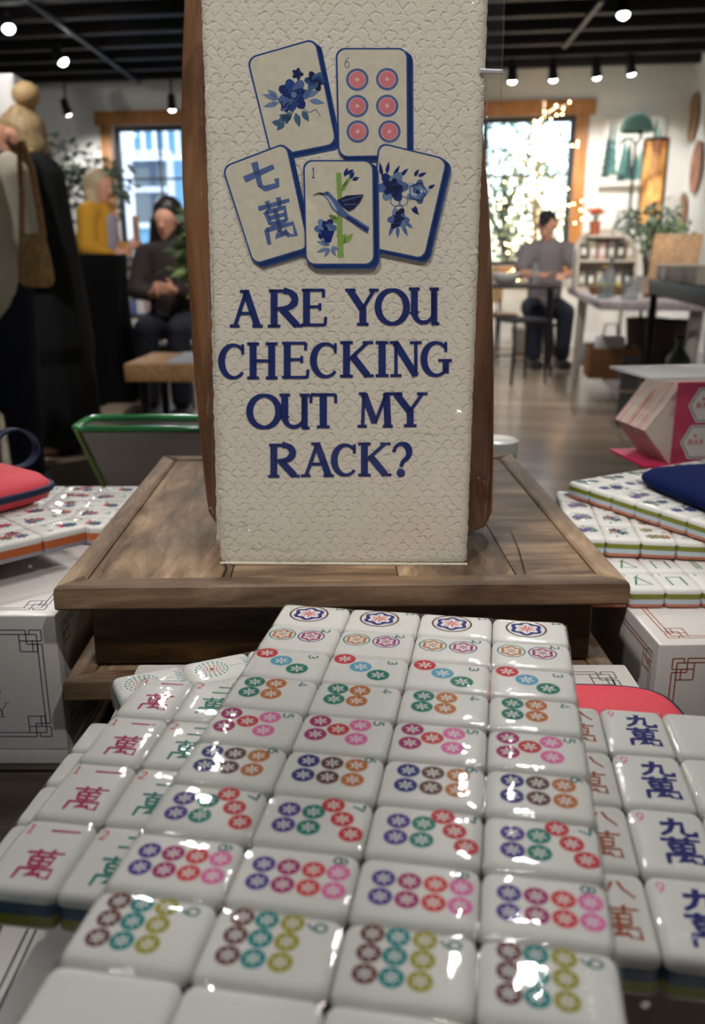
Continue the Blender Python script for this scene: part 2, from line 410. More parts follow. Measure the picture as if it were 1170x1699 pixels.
FW0, FW1, FZ0, FZ1 = -3.2, -2.2, .9, 2.1  # unseen rear opening, added to let in soft daylight fill
TAUPE = pm('taupe wall paint', (118, 106, 94), .7)  # unseen wall given a dark tone to cut bounce onto the boxes
wall_x(WALL_L, FW0, 0, CEIL, TAUPE); wall_x(FW1, WALL_R, 0, CEIL, TAUPE); wall_x(FW0, FW1, 0, FZ0, TAUPE); wall_x(FW0, FW1, FZ1, CEIL, TAUPE)
room_struct('wall_front', mb, 0)
vy = WALL_V + ww / 2
PANE = clear('window pane', .02, ior=1.3)
SASH = pm('black window sash', (28, 30, 34), .4)
for i, (a, b, z0, z1) in enumerate(WIN):
    mb = MB(); tw = .13
    mb.box(((a + b) / 2, WALL_V - .02, z1 + .075), (b - a + 2 * tw + .12, .055, .15), TRIM_WOOD, bev=.006)
    for x in (a - tw / 2, b + tw / 2): mb.box((x, WALL_V - .015, (z0 + z1) / 2), (tw, .045, z1 - z0), TRIM_WOOD, bev=.005)
    mb.box(((a + b) / 2, WALL_V - .03, z0 - .04), (b - a + 2 * tw + .1, .09, .07), TRIM_WOOD, bev=.006)
    w = room_struct('window_%d' % (i + 1), mb)
    fr = MB(); s = .055; vv = WALL_V + .09
    for x in (a + s / 2, b - s / 2): fr.box((x, vv, (z0 + z1) / 2), (s, .05, z1 - z0), SASH)
    for z in (z0 + s / 2, z1 - s / 2): fr.box(((a + b) / 2, vv, z), (b - a - 2 * s, .05, s), SASH)
    for k in range(1, 4): fr.box((a + (b - a) * k / 4, vv, (z0 + z1) / 2), (.022 if k != 2 else .06, .035, z1 - z0 - 2 * s), SASH)
    for k in (1,): fr.box(((a + b) / 2, vv, z0 + (z1 - z0) * .62), (b - a - 2 * s, .034, .024), SASH)
    fo = fr.build('window_sash', w); fo['kind'] = 'structure'
    pn = MB().box(((a + b) / 2, vv, (z0 + z1) / 2), (b - a - 2 * s, .006, z1 - z0 - 2 * s), PANE).build('window_pane', w, 0); pn['kind'] = 'structure'
mb = MB(); mb.box(((FW0 + FW1) / 2, WALL_F - .08, (FZ0 + FZ1) / 2), (FW1 - FW0, .006, FZ1 - FZ0), PANE)
room_struct('window_3', mb, 0)  # pane of the added rear opening
mb = MB()
mb.box(((WALL_L + WALL_R) / 2, WALL_V - .01, .07), (WALL_R - WALL_L, .02, .14), WHITE_PLAIN); room_struct('baseboard_back', mb, 0)
mb = MB(); mb.box((WALL_R - .01, (WALL_V + WALL_F) / 2, .07), (.02, WALL_V - WALL_F, .14), WHITE_PLAIN); room_struct('baseboard_right', mb, 0)
mb = MB(); mb.box((WALL_R - .02, (WALL_V + WALL_F) / 2, CEIL - .14), (.04, WALL_V - WALL_F, .1), WHITE_PLAIN, bev=.01); room_struct('trim_1', mb, 0)
for k in range(19):
    v = WALL_V - .35 - k * .5
    mb = MB(); mb.box(((WALL_L + WALL_R) / 2, v, CEIL - .09), (WALL_R - WALL_L, .09, .18), BEAM_DARK, bev=.006)
    room_struct('ceiling_beam', mb)
# portals: daylight enters through the openings
def portal(u, v, z, w, h, face):
    l = bpy.data.lights.new('daylight_portal', 'AREA'); l.shape = 'RECTANGLE'; l.size = w; l.size_y = h; l.cycles.is_portal = True
    o = bpy.data.objects.new('daylight_portal', l); COL.objects.link(o); o.location = RP(u, v, z)
    o.rotation_euler = (PI / 2 if face < 0 else -PI / 2, 0, RA)   # face: which way along the room depth the light shines
for a, b, z0, z1 in WIN: portal((a + b) / 2, WALL_V + .17, (z0 + z1) / 2, b - a, z1 - z0, -1)
portal((FW0 + FW1) / 2, WALL_F - .17, (FZ0 + FZ1) / 2, FW1 - FW0, FZ1 - FZ0, 1)

# outdoors, seen through the windows
mb = MB(); mb.box((0, WALL_V + 16, -.4), (60, 31, .1), pm('outdoor paving', (150, 150, 148), .8, noise=.2, nscale=.6)); o = room_struct('ground_outside', mb, 0)
def house(u, v, w, d, h):
    t = thing('house', 'pale blue clapboard house with white trimmed windows outside the shop', 'house', RP(u, v, -.35), RA)
    cl = shiplap('pale blue clapboard', (120, 168, 198)); wt = pm('white house trim', (235, 238, 240), .6)
    MB().box((0, 0, h / 2), (w, d, h), cl).build('wall', t, 0)
    r = MB(); r.loft([[(-w / 2 - .3, y, h), (0, y, h + 1.6), (w / 2 + .3, y, h), (0, y, h + .1)] for y in (-d / 2 - .3, d / 2 + .3)], pm('grey roof shingles', (110, 115, 122), .8, noise=.3, nscale=8)); r.build('roof', t)
    for x, z in ((-1.3, 2.45), (.12, 2.45), (1.5, 2.45)):
        f = MB()
        for dx in (-.42, .42): f.box((x + dx, -d / 2 - .03, z), (.1, .08, 1.2), wt)
        for dz in (-.6, 0, .6): f.box((x, -d / 2 - .03, z + dz), (.84, .08, .09), wt)
        fo = f.build('window_frame', t, 0)
        MB().box((x, -d / 2 - .005, z), (.76, .03, 1.14), pm('dark window glass', (88, 100, 112), .1)).build('pane', fo, 0)
house(-6.2, 17.5, 5.4, 4, 3.6)
t = thing('porch_railing', 'white porch railing in front of the pale blue house outside', 'railing', RP(-6.2, 14.9, 2.55), RA)
WT = pm('white house trim', (235, 238, 240), .6)
for z in (0, .62): MB().box((0, 0, z), (4.2, .07, .06), WT).build('rail', t)
for k in range(20): MB().box((-1.9 + .2 * k, 0, .31), (.05, .04, .56), WT).build('baluster', t)
for x in (-2.1, 0, 2.1): MB().box((x, 0, -1.05), (.12, .12, 3.7), WT).build('post', t)

def leaf_cloud(mb, c, r, n, size, m, seed=1, squash=1.0, droop=.3):
    q = random.Random(seed)
    for _ in range(n):
        while True:
            p = Vector((q.uniform(-1, 1), q.uniform(-1, 1), q.uniform(-1, 1)))
            if p.length <= 1 and p.length > .35: break
        p = Vector((p.x * r, p.y * r, p.z * r * squash)) + Vector(c)
        d = Vector((q.uniform(-1, 1), q.uniform(-1, 1), q.uniform(-.8, .6))).normalized(); s_ = d.orthogonal().normalized()
        s_ = (Matrix.Rotation(q.uniform(0, 6.28), 3, d) @ s_); L_ = size * q.uniform(.7, 1.3); W_ = L_ * .22
        mid = p + d * L_ * .5 + d.cross(s_) * L_ * .06
        mb.add([p, mid + s_ * W_, p + d * L_ - Vector((0, 0, L_ * droop * .3)), mid - s_ * W_], [(0, 1, 2, 3)], m[q.randrange(len(m))] if isinstance(m, list) else m)
LEAF_OUT = [pm('pale green leaves', (120, 140, 96), .6), pm('outdoor leaves', (70, 96, 72), .6), pm('yellowing leaves', (176, 168, 104), .6)]  # leaf tones, picked at random for each leaf
BARK = wood('grey bark', (60, 50, 42), (85, 72, 60), (110, 96, 82), 8, 2, .9, 5, .5)
OUT_LABELS = ['tall yellow green tree just outside the window with the black sash bars', 'rounder green tree standing beside the yellow green one outside', 'small leafy tree farthest out in the yard']
for i, (u, v, h, r) in enumerate(((.1, 13.2, 3.2, .95), (-2.2, 15.2, 3.4, 1.1), (1.6, 16.5, 3.0, 1.1))):
    t = thing('tree', OUT_LABELS[i], 'tree', RP(u, v, -.35), RA)
    tk = MB(); tk.tube([(0, 0, 0), (.05, .02, h * .4), (-.03, 0, h * .75)], [.11, .08, .04], BARK, 8)
    for k in range(6):
        a = k * 1.05; tk.tube([(0, 0, h * (.35 + .05 * k)), (.5 * math.cos(a), .5 * math.sin(a), h * (.55 + .05 * k))], [.04, .015], BARK, 6)
    tk.build('trunk', t)
    cr = MB()
    for k in range(7): leaf_cloud(cr, (.5 * r * math.cos(k * 2.4), .5 * r * math.sin(k * 2.4), h * (.45 + .085 * k)), r * .55, 230, .11, LEAF_OUT, 100 * i + k)
    cr.build('crown', t, 0)

# ------------------------------------------------------------------ track lights
BLACKMETAL = pm('black metal', (24, 24, 26), .4, .6)
LENS = glow('lamp lens', (250, 253, 255), 24.0)
def rail(a, b, label):
    t = thing('track_rail', label, 'track rail', (0, 0, 0))
    a, b = Vector(a), Vector(b); d = (b - a)
    mb = MB(); mb.box((0, 0, 0), (.036, d.length, .03), pm('grey track', (62, 70, 78), .4, .5), bev=.004)
    o = mb.build('rail', t); o.location = (a + b) / 2; o.rotation_euler.z = math.atan2(-d.x, d.y)
    return t
def spot(loc, aim, label, group=None, watts=None, stem=.14, size=math.radians(95)):
    t = thing('track_spotlight', label, 'spotlight', loc, 0, group)
    d = (Vector(aim) - Vector(loc)).normalized(); q = d.to_track_quat('-Z', 'Y').to_matrix()
    top = CEIL - .02 - loc[2]
    MB().tube([(0, 0, .05), (0, 0, min(top, .6))], .011, BLACKMETAL, 8).box((0, 0, min(top, .6) - .015), (.05, .1, .03), BLACKMETAL, bev=.004).build('stem', t)
    MB().lathe([(.012, .1), (.034, .095), (.04, .07), (.045, .0), (.05, -.035), (.052, -.05), (.046, -.05), (.044, -.03)], BLACKMETAL, 20, (0, 0, 0), q).build('housing', t)
    MB().lathe([(.001, -.078), (.02, -.074), (.036, -.062), (.043, -.045), (.043, -.03)], LENS, 20, (0, 0, 0), q).build('lens', t)
    l = bpy.data.lights.new('spot_lamp', 'SPOT'); l.energy = LAMP_W if watts is None else watts; l.spot_size = size; l.spot_blend = .7; l.shadow_soft_size = .04; l.color = (1.0, .965, .92)
    o = bpy.data.objects.new('spot_lamp', l); COL.objects.link(o); o.parent = t; o.location = d * .085
    o.rotation_euler = d.to_track_quat('-Z', 'Y').to_euler()
    return t
rail(AZ(30, -12, 2.8), AZ(232, 138, 2.8), 'grey ceiling track running towards the window trim above the mustard cardigan')
rail(AZ(1000, 0, 2.8), AZ(936, 78, 2.8), 'grey ceiling track above the window with the fairy lights')
# the lamps seen in the photograph
seen = [((100, 95), 8.6, 'spotlight hanging from the grey track, just below its middle', (-.8, 8.0, 0)),
        ((12, 40), 7.6, 'spotlight nearest the upper left corner of the photo', (-1.6, 6, 0)),
        ((110, 180), 10.0, 'spotlight on the white wall above the tall olive plant', (-2.9, 11, 1.2)),
        ((285, 172), 9.9, 'spotlight in front of the pine window head beside the wooden board', (-2, 10.6, 1.0)),
        ((850, 125), 9.3, 'spotlight above the window, first from the towel in the row of four', (1.7, 9.7, 1.0)),
        ((918, 122), 9.25, 'spotlight above the window, second from the towel in the row of four', (2.2, 9.8, 1.0)),
        ((990, 118), 9.2, 'spotlight over the corner of the pine window head, third from the towel', (2.7, 9.8, 1.2)),
        ((1047, 112), 9.15, 'spotlight above the tree picture, farthest from the towel in its row', (3.1, 9.7, 1.4)),
        ((1035, 14), 7.3, 'single spotlight hanging high in front of the row of four', (1.9, 6.5, 0))]
for (px, py), Y, lab, aim in seen: spot(AY(px, py, Y), aim, lab, watts=55)
# out of frame: lamps placed from film glints, others added to light the display
def glint(px, py, zp, zl=2.8):
    r = ray(px, py); p = AZ(px, py, zp); k = (zl - zp) / -r.z; return (p.x + r.x * k, p.y + r.y * k, zl)
ZT1, ZT2 = CAM_Z - .1448, CAM_Z - .158
for p, aim, w, *cone in ((glint(812, 1300, ZT1), (.12, .4, .8), 30), (glint(862, 1600, ZT1), (.0, .3, .8), 30), (glint(285, 1165, ZT2), (-.2, .6, .8), 24), (glint(335, 1300, ZT2), (-.2, .6, .8), 24), ((-.55, -.55, 2.85), (.0, .47, 1.06), 96, 15.5), ((.9, -.9, 2.85), (.03, .47, 1.03), 60, 15), ((-1.5, 1.2, 2.85), (-.3, .6, .8), 26), ((1.7, 1.6, 2.85), (.3, .6, .8), 26), ((-.12, .44, 2.85), (.0, .22, .85), 34)):  # added front spots are kept narrow so the box fronts stay dim
    spot(p, aim, 'black spotlight high above the display table, among inferred and added ones', 'track spotlights over the display table', w, size=math.radians(cone[0] if cone else 95))
for p, aim, w in (((.9, 1.9, 2.8), (1.65, 4.1, .9), 70), ((-1.9, 3.3, 2.85), (-1.6, 5.6, .6), 120), ((-.7, 4.6, 2.85), (-1.3, 6.6, .6), 120), ((1.5, 4.2, 2.85), (1.5, 6.4, .6), 120), ((1.9, 5.8, 2.85), (2.2, 7.6, .8), 120), ((.3, 5.6, 2.85), (.9, 7.4, .3), 120), ((-2.6, 6.3, 2.85), (-2.4, 9.5, 1.2), 80)):  # added lamps out of view that brighten the shop floor and counter
    spot(p, aim, 'black spotlight added unseen above the shop floor to brighten it', 'added spotlights over the shop floor', w)

# ================================================================== DISPLAY TABLE AND WHAT STANDS ON IT
TABLE_Z = CAM_Z - .286
DARKWOOD = wood('dark stained table wood', (38, 30, 22), (62, 50, 38), (92, 76, 58), 7, 0, .4, 9, .3)
t = thing('display_table', 'dark wooden display table under the gift boxes and the riser', 'table', (0, .36, 0))
mb = MB()
for i in range(7): mb.box((0, -.62 + .175 * (i + .5), TABLE_Z - .02), (1.7, .173, .04), DARKWOOD, bev=.003)
mb.build('table_top', t)
for x in (-.78, .78):
    for y in (-.55, .55): MB().box((x, y, (TABLE_Z - .04) / 2), (.07, .07, TABLE_Z - .04), DARKWOOD, bev=.004).build('leg', t)
for y in (-.52, .52): MB().box((0, y, TABLE_Z - .085), (1.5, .025, .09), DARKWOOD).build('apron', t)

# ---------------- mahjong tiles
TILE_WHITE = pm('white tile resin', (226, 225, 220), .35, spec=.15)
FILM = clear('shrink film', .035, bump=.1, bscale=260, ior=1.45, haze=.012)
C = {k: pm('print ' + k, v, .45, spec=.12) for k, v in dict(red=(200, 45, 55), blue=(92, 165, 196), green=(12, 120, 104), teal=(14, 126, 112), tan=(188, 112, 52), magenta=(165, 30, 105),
     pink=(226, 112, 172), navy=(32, 36, 122), brown=(98, 60, 50), purple=(76, 56, 142), rose=(214, 60, 66), cocoa=(112, 68, 64), aqua=(20, 136, 136), olive=(162, 156, 52),
     ink=(20, 104, 104), crimson=(172, 34, 92), bluepen=(28, 32, 112), rust=(160, 84, 50), white=(232, 232, 228), leaf=(60, 120, 80), lilac=(120, 90, 160), coral=(205, 70, 85), slate=(80, 90, 130), sage=(110, 140, 110), amber=(190, 130, 60)).items()}
def tile_mesh(mb, w, h, T, bands, art=None, white=TILE_WHITE):
    """bands: list of (share of the thickness, material) from the bottom up"""
    loops = []; ms = []
    def L(z, i): loops.append([(x, y, z) for x, y in rrect(w - 2 * i, h - 2 * i, max(.0008, .0028 - i * .5), 3)])
    L(0, .0014); L(.0005, .0004); ms.append(bands[0][1]); L(.0012, 0); ms.append(bands[0][1])
    z = 0
    for sh, m in bands:
        z2 = z + sh * T
        if m is not white or z2 < T - .003:
            L(min(z2, T - .003), 0); ms.append(m)
        z = z2
    for zz, i in ((T - .0024, 0), (T - .0013, .0003), (T - .0005, .001), (T - .0001, .002), (T, .0032)): L(zz, i); ms.append(white)
    mb.loft(loops, ms)
    if art: art.emit(mb, lambda x, y, l: (x, y, T + .00003 + .00003 * l))
def star(a, cx, cy, r, m, n=6, rot=.3):
    for i in range(n):
        t = 2 * PI * i / n + rot; c, s = math.cos(t), math.sin(t)
        a.poly([(cx, cy), (cx + r * .55 * c - r * .17 * s, cy + r * .55 * s + r * .17 * c), (cx + r * c, cy + r * s), (cx + r * .55 * c + r * .17 * s, cy + r * .55 * s - r * .17 * c)], m, 1)
TW, TH, TT = .0225, .030, .0125
def dots_art(k):
    a = Art(); X = lambda b: (b - .5) * TW; Y = lambda q: (q - .5) * TH      # q runs along the sheet column, b along the row
    def dot(q, b, r, col): a.disc(X(b), Y(q), r, C[col], 0, 26); star(a, X(b), Y(q), r * .72, C['white'], 6, .25)
    def rosette(q, b, r, rim, body, heart):
        x, y = X(b), Y(q); a.ring(x, y, r * .9, r, C[rim], 0)
        pts = [(x + r * (.74 + .07 * math.cos(6 * t)) * math.cos(t), y + r * (.74 + .07 * math.cos(6 * t)) * math.sin(t)) for t in [2 * PI * i / 48 for i in range(48)]]
        a.poly(pts, C[body], 0)
        pts = [(x + r * (.52 + .09 * math.cos(6 * t)) * math.cos(t), y + r * (.52 + .09 * math.cos(6 * t)) * math.sin(t)) for t in [2 * PI * i / 48 for i in range(48)]]
        a.poly(pts, C['white'], 1)
        for i in range(6):
            t = PI * i / 3; a.stroke([(x + r * .06 * math.cos(t), y + r * .06 * math.sin(t)), (x + r * .44 * math.cos(t + .1), y + r * .44 * math.sin(t + .1))], [r * .1, r * .05], C[heart], 2)
            a.stroke([(x + r * .2 * math.cos(t + .5), y + r * .2 * math.sin(t + .5)), (x + r * .36 * math.cos(t + .5), y + r * .36 * math.sin(t + .5))], r * .05, C[heart], 2)
    if k == 1: rosette(.45, .45, .0083, 'brown', 'navy', 'rose'); num = (.86, .16)
    if k == 2: rosette(.25, .42, .0054, 'teal', 'tan', 'tan'); rosette(.64, .42, .0054, 'navy', 'magenta', 'magenta'); num = (.8, .17)
    if k == 3: [dot(q, b, .0041, c) for q, b, c in ((.2, .2, 'red'), (.43, .44, 'blue'), (.67, .68, 'green'))]; num = (.8, .22)
    if k == 4: [dot(q, b, .0037, c) for q, c in ((.26, 'green'), (.52, 'tan')) for b in (.24, .57)]; num = (.83, .2)
    if k == 5: [dot(q, b, .0036, c) for q, b, c in ((.21, .24, 'magenta'), (.21, .6, 'magenta'), (.43, .42, 'red'), (.65, .26, 'pink'), (.65, .63, 'pink'))]; num = (.84, .17)
    if k == 6: [dot(q, b, .0034, c) for q, c in ((.25, 'navy'), (.49, 'brown'), (.735, 'tan')) for b in (.27, .6)]; num = (.86, .12)
    if k == 7: [dot(q, b, .0032, c) for q, b, c in ((.25, .34, 'purple'), (.25, .64, 'purple'), (.475, .34, 'teal'), (.475, .64, 'teal'), (.635, .17, 'red'), (.75, .42, 'red'), (.86, .68, 'red'))]; num = (.87, .17)
    if k == 8: [dot(q, b, .00295, c) for q, c in ((.22, 'purple'), (.43, 'magenta'), (.64, 'rose'), (.845, 'pink')) for b in (.35, .63)]; num = (.84, .16)
    if k == 9: [dot(q, b, .0028, c) for q, c in ((.22, 'cocoa'), (.41, 'aqua'), (.61, 'olive')) for b in (.16, .41, .67)]; num = (.8, .18)
    h = .0032 if k != 9 else .0045
    digit(a, k, X(num[1]) - .0016, Y(num[0]) - h / 2, .0032, h, C['ink'], .0006)
    return a
def crak_art(k, col, numcol):
    a = Art(); X = lambda q: (q - .5) * TW; Y = lambda b: (.5 - b) * TH
    digit(a, k, X(.12), Y(.24), .0024, .0038, C[numcol], .0005)
    if k == 1: han(a, HAN[1], X(.42), Y(.28), .0098, .0060, C[col], .0009)
    elif k == 9: han(a, HAN[9], X(.36), Y(.43), .0105, .0082, C[col], .0016)
    else: han(a, HAN[k] if k in HAN else HAN[3], X(.42), Y(.36), .0094, .0068, C[col], .0009)
    han(a, WAN, X(.32), Y(.84), .0118, .0118, C[col], .00105 if k != 9 else .0014)
    return a
def sparkler_art():
    a = Art(); cx, cy = 0, -.004
    a.disc(cx, cy, .0011, C['rust'], 0, 12)
    for r, n, c, s in ((.0022, 8, 'rust', .0005), (.0036, 12, 'amber', .0005), (.0052, 16, 'aqua', .0005), (.0068, 20, 'aqua', .00055)):
        for i in range(n): a.disc(cx + r * math.cos(6.283 * i / n), cy + r * math.sin(6.283 * i / n), s, C[c], 0, 8)
    a.stroke([(cx, cy + .008), (cx, cy + .0135)], .0003, C['aqua'])
    for i, ch in enumerate('JOKER'):
        letter(a, ch, -.006 + i * .0025, .0105, -.0041 + i * .0025, .0134, .0004, C['aqua'])
    return a
def bam_art(k):
    a = Art(); digit(a, k, -.009, .008, .0024, .0036, C['slate'], .0004)
    if k == 2:
        for x in (-.0012, .0012): a.stroke([(x, -.009), (x, .0075)], .0012, C['leaf'])
    elif k == 3: a.stroke([(-.001, .006), (.005, -.007), (-.005, -.007), (-.001, .006)], .0011, C['leaf']); a.stroke([(-.003, .004), (.001, .009)], .0009, C['leaf'])
    else: a.stroke([(-.005, -.008), (-.005, .006), (.004, .006), (.004, -.008)], .0011, C['leaf'])
    return a
def flower_art(seed, cols):
    a = Art(); q = random.Random(seed)
    for i in range(3):
        cx, cy = q.uniform(-.005, .005), q.uniform(-.008, .008)
        for k in range(7):
            t = k * .9; a.disc(cx + .0028 * math.cos(t), cy + .0028 * math.sin(t), .0019, C[cols[(i + k % 2) % len(cols)]], i * 2, 10, .0012, t)
        a.disc(cx, cy, .0011, C[cols[-1]], i * 2 + 1, 10)
    for k in range(5):
        t = q.uniform(0, 6.28); x, y = q.uniform(-.007, .007), q.uniform(-.01, .01)
        a.disc(x, y, .0022, C['sage'], 7, 8, .0007, t)
    return a

def tile_pack(label, loc, rot, cols, rows, cw, rh, T, bands, art_at, turned=False, film=True, bump_film=FILM):
    """loc: middle of the pack at its underside. Columns run along +x, rows towards the viewer (-y)."""
    t = thing('mahjong_tile_pack', label, 'mahjong tiles', loc, rot)
    cache = {}
    for c in range(cols):
        for r in range(rows):
            key, art = art_at(c, r)
            if key is None: continue
            x = (c + .5 - cols / 2) * cw; y = (rows / 2 - r - .5) * rh
            if key not in cache:
                mb = MB(); g = .0003
                tile_mesh(mb, (rh if turned else cw) - g, (cw if turned else rh) - g, T, bands, art() if art else None)
                cache[key] = o = mb.build('mahjong_tile', t, 50)
            else:
                o = cache[key].copy(); COL.objects.link(o)
            o.location = (x, y, 0); o.rotation_euler.z = -PI / 2 if turned else 0
    if film:
        W, H = cols * cw + .0008, rows * rh + .0008; q = random.Random(cols * 31 + rows)
        mb = MB()
        def lines(n, p, full):
            L_ = [-full / 2 + d for d in (0, .0004, .001, .002, .0034)]
            for k in range(n):
                b0 = -n * p / 2 + k * p
                if k: L_ += [b0 - .0013, b0 - .0005, b0, b0 + .0005, b0 + .0013]
                L_ += [b0 + p * f for f in (.3, .5, .7)]
            return L_ + [full / 2 - d for d in (.0034, .002, .001, .0004, 0)]
        xs, ys = lines(cols, cw, W), lines(rows, rh, H); nx, ny = len(xs) - 1, len(ys) - 1
        def dip(v, n, p):
            d = abs(((v + n * p / 2) / p + .5) % 1 - .5) * p
            return .00042 * max(0, 1 - d / .0014) ** 1.5
        vs = []; fs = []
        for y in ys:
            for x in xs:
                ed = min(W / 2 - abs(x), H / 2 - abs(y))
                z = T + .0004 + q.uniform(-.00004, .00004)
                if ed < .0035: z -= .0026 * (1 - ed / .0035) ** 2.2 + q.uniform(0, .00045)
                else: z -= max(dip(x, cols, cw), dip(y, rows, rh)) * q.uniform(.6, 1)
                vs.append((x + (q.uniform(-.0002, .0002) if ed < .003 else 0), y + (q.uniform(-.0002, .0002) if ed < .003 else 0), z))
        for j in range(ny):
            for i in range(nx): fs.append((j * (nx + 1) + i, j * (nx + 1) + i + 1, (j + 1) * (nx + 1) + i + 1, (j + 1) * (nx + 1) + i))
        rim = [i for i in range(nx + 1)] + [j * (nx + 1) + nx for j in range(1, ny + 1)] + [ny * (nx + 1) + i for i in range(nx - 1, -1, -1)] + [j * (nx + 1) for j in range(ny - 1, 0, -1)]
        base = len(vs)
        for k in rim: vs.append((vs[k][0] * 1.001 + q.uniform(-.0001, .0001), vs[k][1] * 1.001 + q.uniform(-.0001, .0001), .0009))
        n = len(rim)
        for k in range(n): fs.append((rim[k], base + k, base + (k + 1) % n, rim[(k + 1) % n]))
        mb.add(vs, fs, bump_film); mb.build('shrink_wrap', t, 180)
    return t

BLUE_B = pm('blue tile layer', (22, 74, 108), .25); GREEN_B = pm('olive tile layer', (128, 132, 30), .25); CREAM_B = pm('beige tile layer', (196, 180, 168), .3)
ICE_B = pm('pale blue tile layer', (190, 204, 214), .25); CORAL_B = pm('coral tile layer', (196, 112, 82), .3); ORANGE_B = pm('orange tile layer', (204, 108, 58), .25); HAZE_B = pm('grey tile layer', (168, 166, 178), .3)
FRONT_BANDS = [(.13, CREAM_B), (.27, GREEN_B), (.3, BLUE_B), (.3, TILE_WHITE)]
SIDE_BANDS = [(.22, CORAL_B), (.25, ICE_B), (.27, GREEN_B), (.26, TILE_WHITE)]
LEFT_BANDS = [(.25, HAZE_B), (.4, ORANGE_B), (.35, TILE_WHITE)]
PITCH_T = .0132

def at_sheet(o, ax, ay, c, r): return (o[0] + ax[0] * c + ay[0] * r, o[1] + ax[1] * c + ay[1] * r)
# topmost pack of coloured dots, columns along (.985,-.169), rows towards the viewer
rot = math.radians(-9.8); cx_, sx_ = math.cos(rot), math.sin(rot)
Z1 = CAM_Z - .1452
O1 = (-.0299, .3512)
mid = (O1[0] + cx_ * .06 + sx_ * .0225 * 5.5, O1[1] + sx_ * .06 - cx_ * .0225 * 5.5)
tile_pack('shrink wrapped mahjong tiles with coloured dots numbered 1 to 9, topmost in front', (mid[0], mid[1], Z1 - TT), rot, 4, 11, .030, .0225, TT, FRONT_BANDS,
          lambda c, r: (r, (lambda r=r: dots_art(r + 1)) if r < 9 else None), turned=True)
# pack below it: characters 1 to 9 and blanks
rot = math.radians(-8); c8, s8 = math.cos(rot), math.sin(rot)
Z2 = Z1 - PITCH_T
p0 = AZ(230, 1269.5, Z2)                      # corner between columns 1 and 2, second and third rows
NC = 12; CW = .0218
mid = (p0.x + c8 * CW * (NC / 2 - 1), p0.y + s8 * CW * (NC / 2 - 1))
CRAK = {0: (1, 'crimson', 'rose'), 1: (2, 'teal', 'rose'), 2: (3, 'navy', 'rose'), 7: (8, 'rust', 'rose'), 8: (9, 'bluepen', 'pink')}
tile_pack('shrink wrapped mahjong tiles with red, teal and navy characters, just under the dot tiles', (mid[0], mid[1], Z2 - TT), rot, NC, 4, CW, .030, TT, FRONT_BANDS,
          lambda c, r: (('crak', c), (lambda c=c: crak_art(*CRAK[c]))) if c in CRAK else ('blank', None))
Z3 = Z2 - PITCH_T
a3 = AZ(183, 1123, Z3); b3 = AZ(405.9, 1079.5, Z3); d3 = math.atan2(b3.y - a3.y, b3.x - a3.x)
mid = (a3.x + math.cos(d3) * .06 + math.sin(d3) * .034, a3.y + math.sin(d3) * .06 - math.cos(d3) * .034)
tile_pack('white mahjong tiles printed with sparkler rings of orange and teal dots, behind the character tiles', (mid[0], mid[1], Z3 - TT), d3, 4, 3, .030, .0225, TT, FRONT_BANDS,
          lambda c, r: ('spark', sparkler_art), turned=True)
Z4 = Z3 - PITCH_T
a4 = AZ(150, 1195, Z4); d4 = math.radians(-6)
mid = (a4.x + math.cos(d4) * .06 + math.sin(d4) * .045, a4.y + math.sin(d4) * .06 - math.cos(d4) * .045)
tile_pack('plain white tile pack lowest in the front stack, one corner showing', (mid[0], mid[1], Z4 - TT), d4, 4, 4, .030, .0225, TT, FRONT_BANDS,
          lambda c, r: ('plain', None), turned=True)
BOX1 = Z4 - PITCH_T - .0005

# ---------------- gift boxes with key corner borders
CARD = pm('coated white card', (214, 208, 203), .32, coat=.15)
def key_border(a, w, h, off, u, lw, m, corners=((1, 1), (1, -1), (-1, 1), (-1, -1))):
    """double border line with interlocked squares in every corner, centred on 0,0"""
    X, Y = w / 2 - off, h / 2 - off; E = 21
    base = [((0, 0), (10, 0)), ((0, 0), (0, 10)), ((0, 10), (19, 10)), ((10, 0), (10, 4)), ((13, 0), (13, 13)), ((13, 13), (0, 13)), ((4, 4), (4, 20)), ((4, 20), (19, 20)), ((19, 20), (19, 4)), ((8, 10), (8, 20)), ((4, 4), (E, 4)), ((13, 0), (E, 0)), ((0, 13), (0, E)), ((4, 13), (4, E))]
    for sx in (1, -1):
        for sy in (1, -1):
            for p, q in base: a.stroke([(sx * (X - p[0] * u), sy * (Y - p[1] * u)), (sx * (X - q[0] * u), sy * (Y - q[1] * u))], lw, m)
    for k in (0, 4):
        for s in (1, -1):
            a.stroke([(-X + E * u, s * (Y - k * u)), (X - E * u, s * (Y - k * u))], lw, m); a.stroke([(s * (X - k * u), -Y + E * u), (s * (X - k * u), Y - E * u)], lw, m)
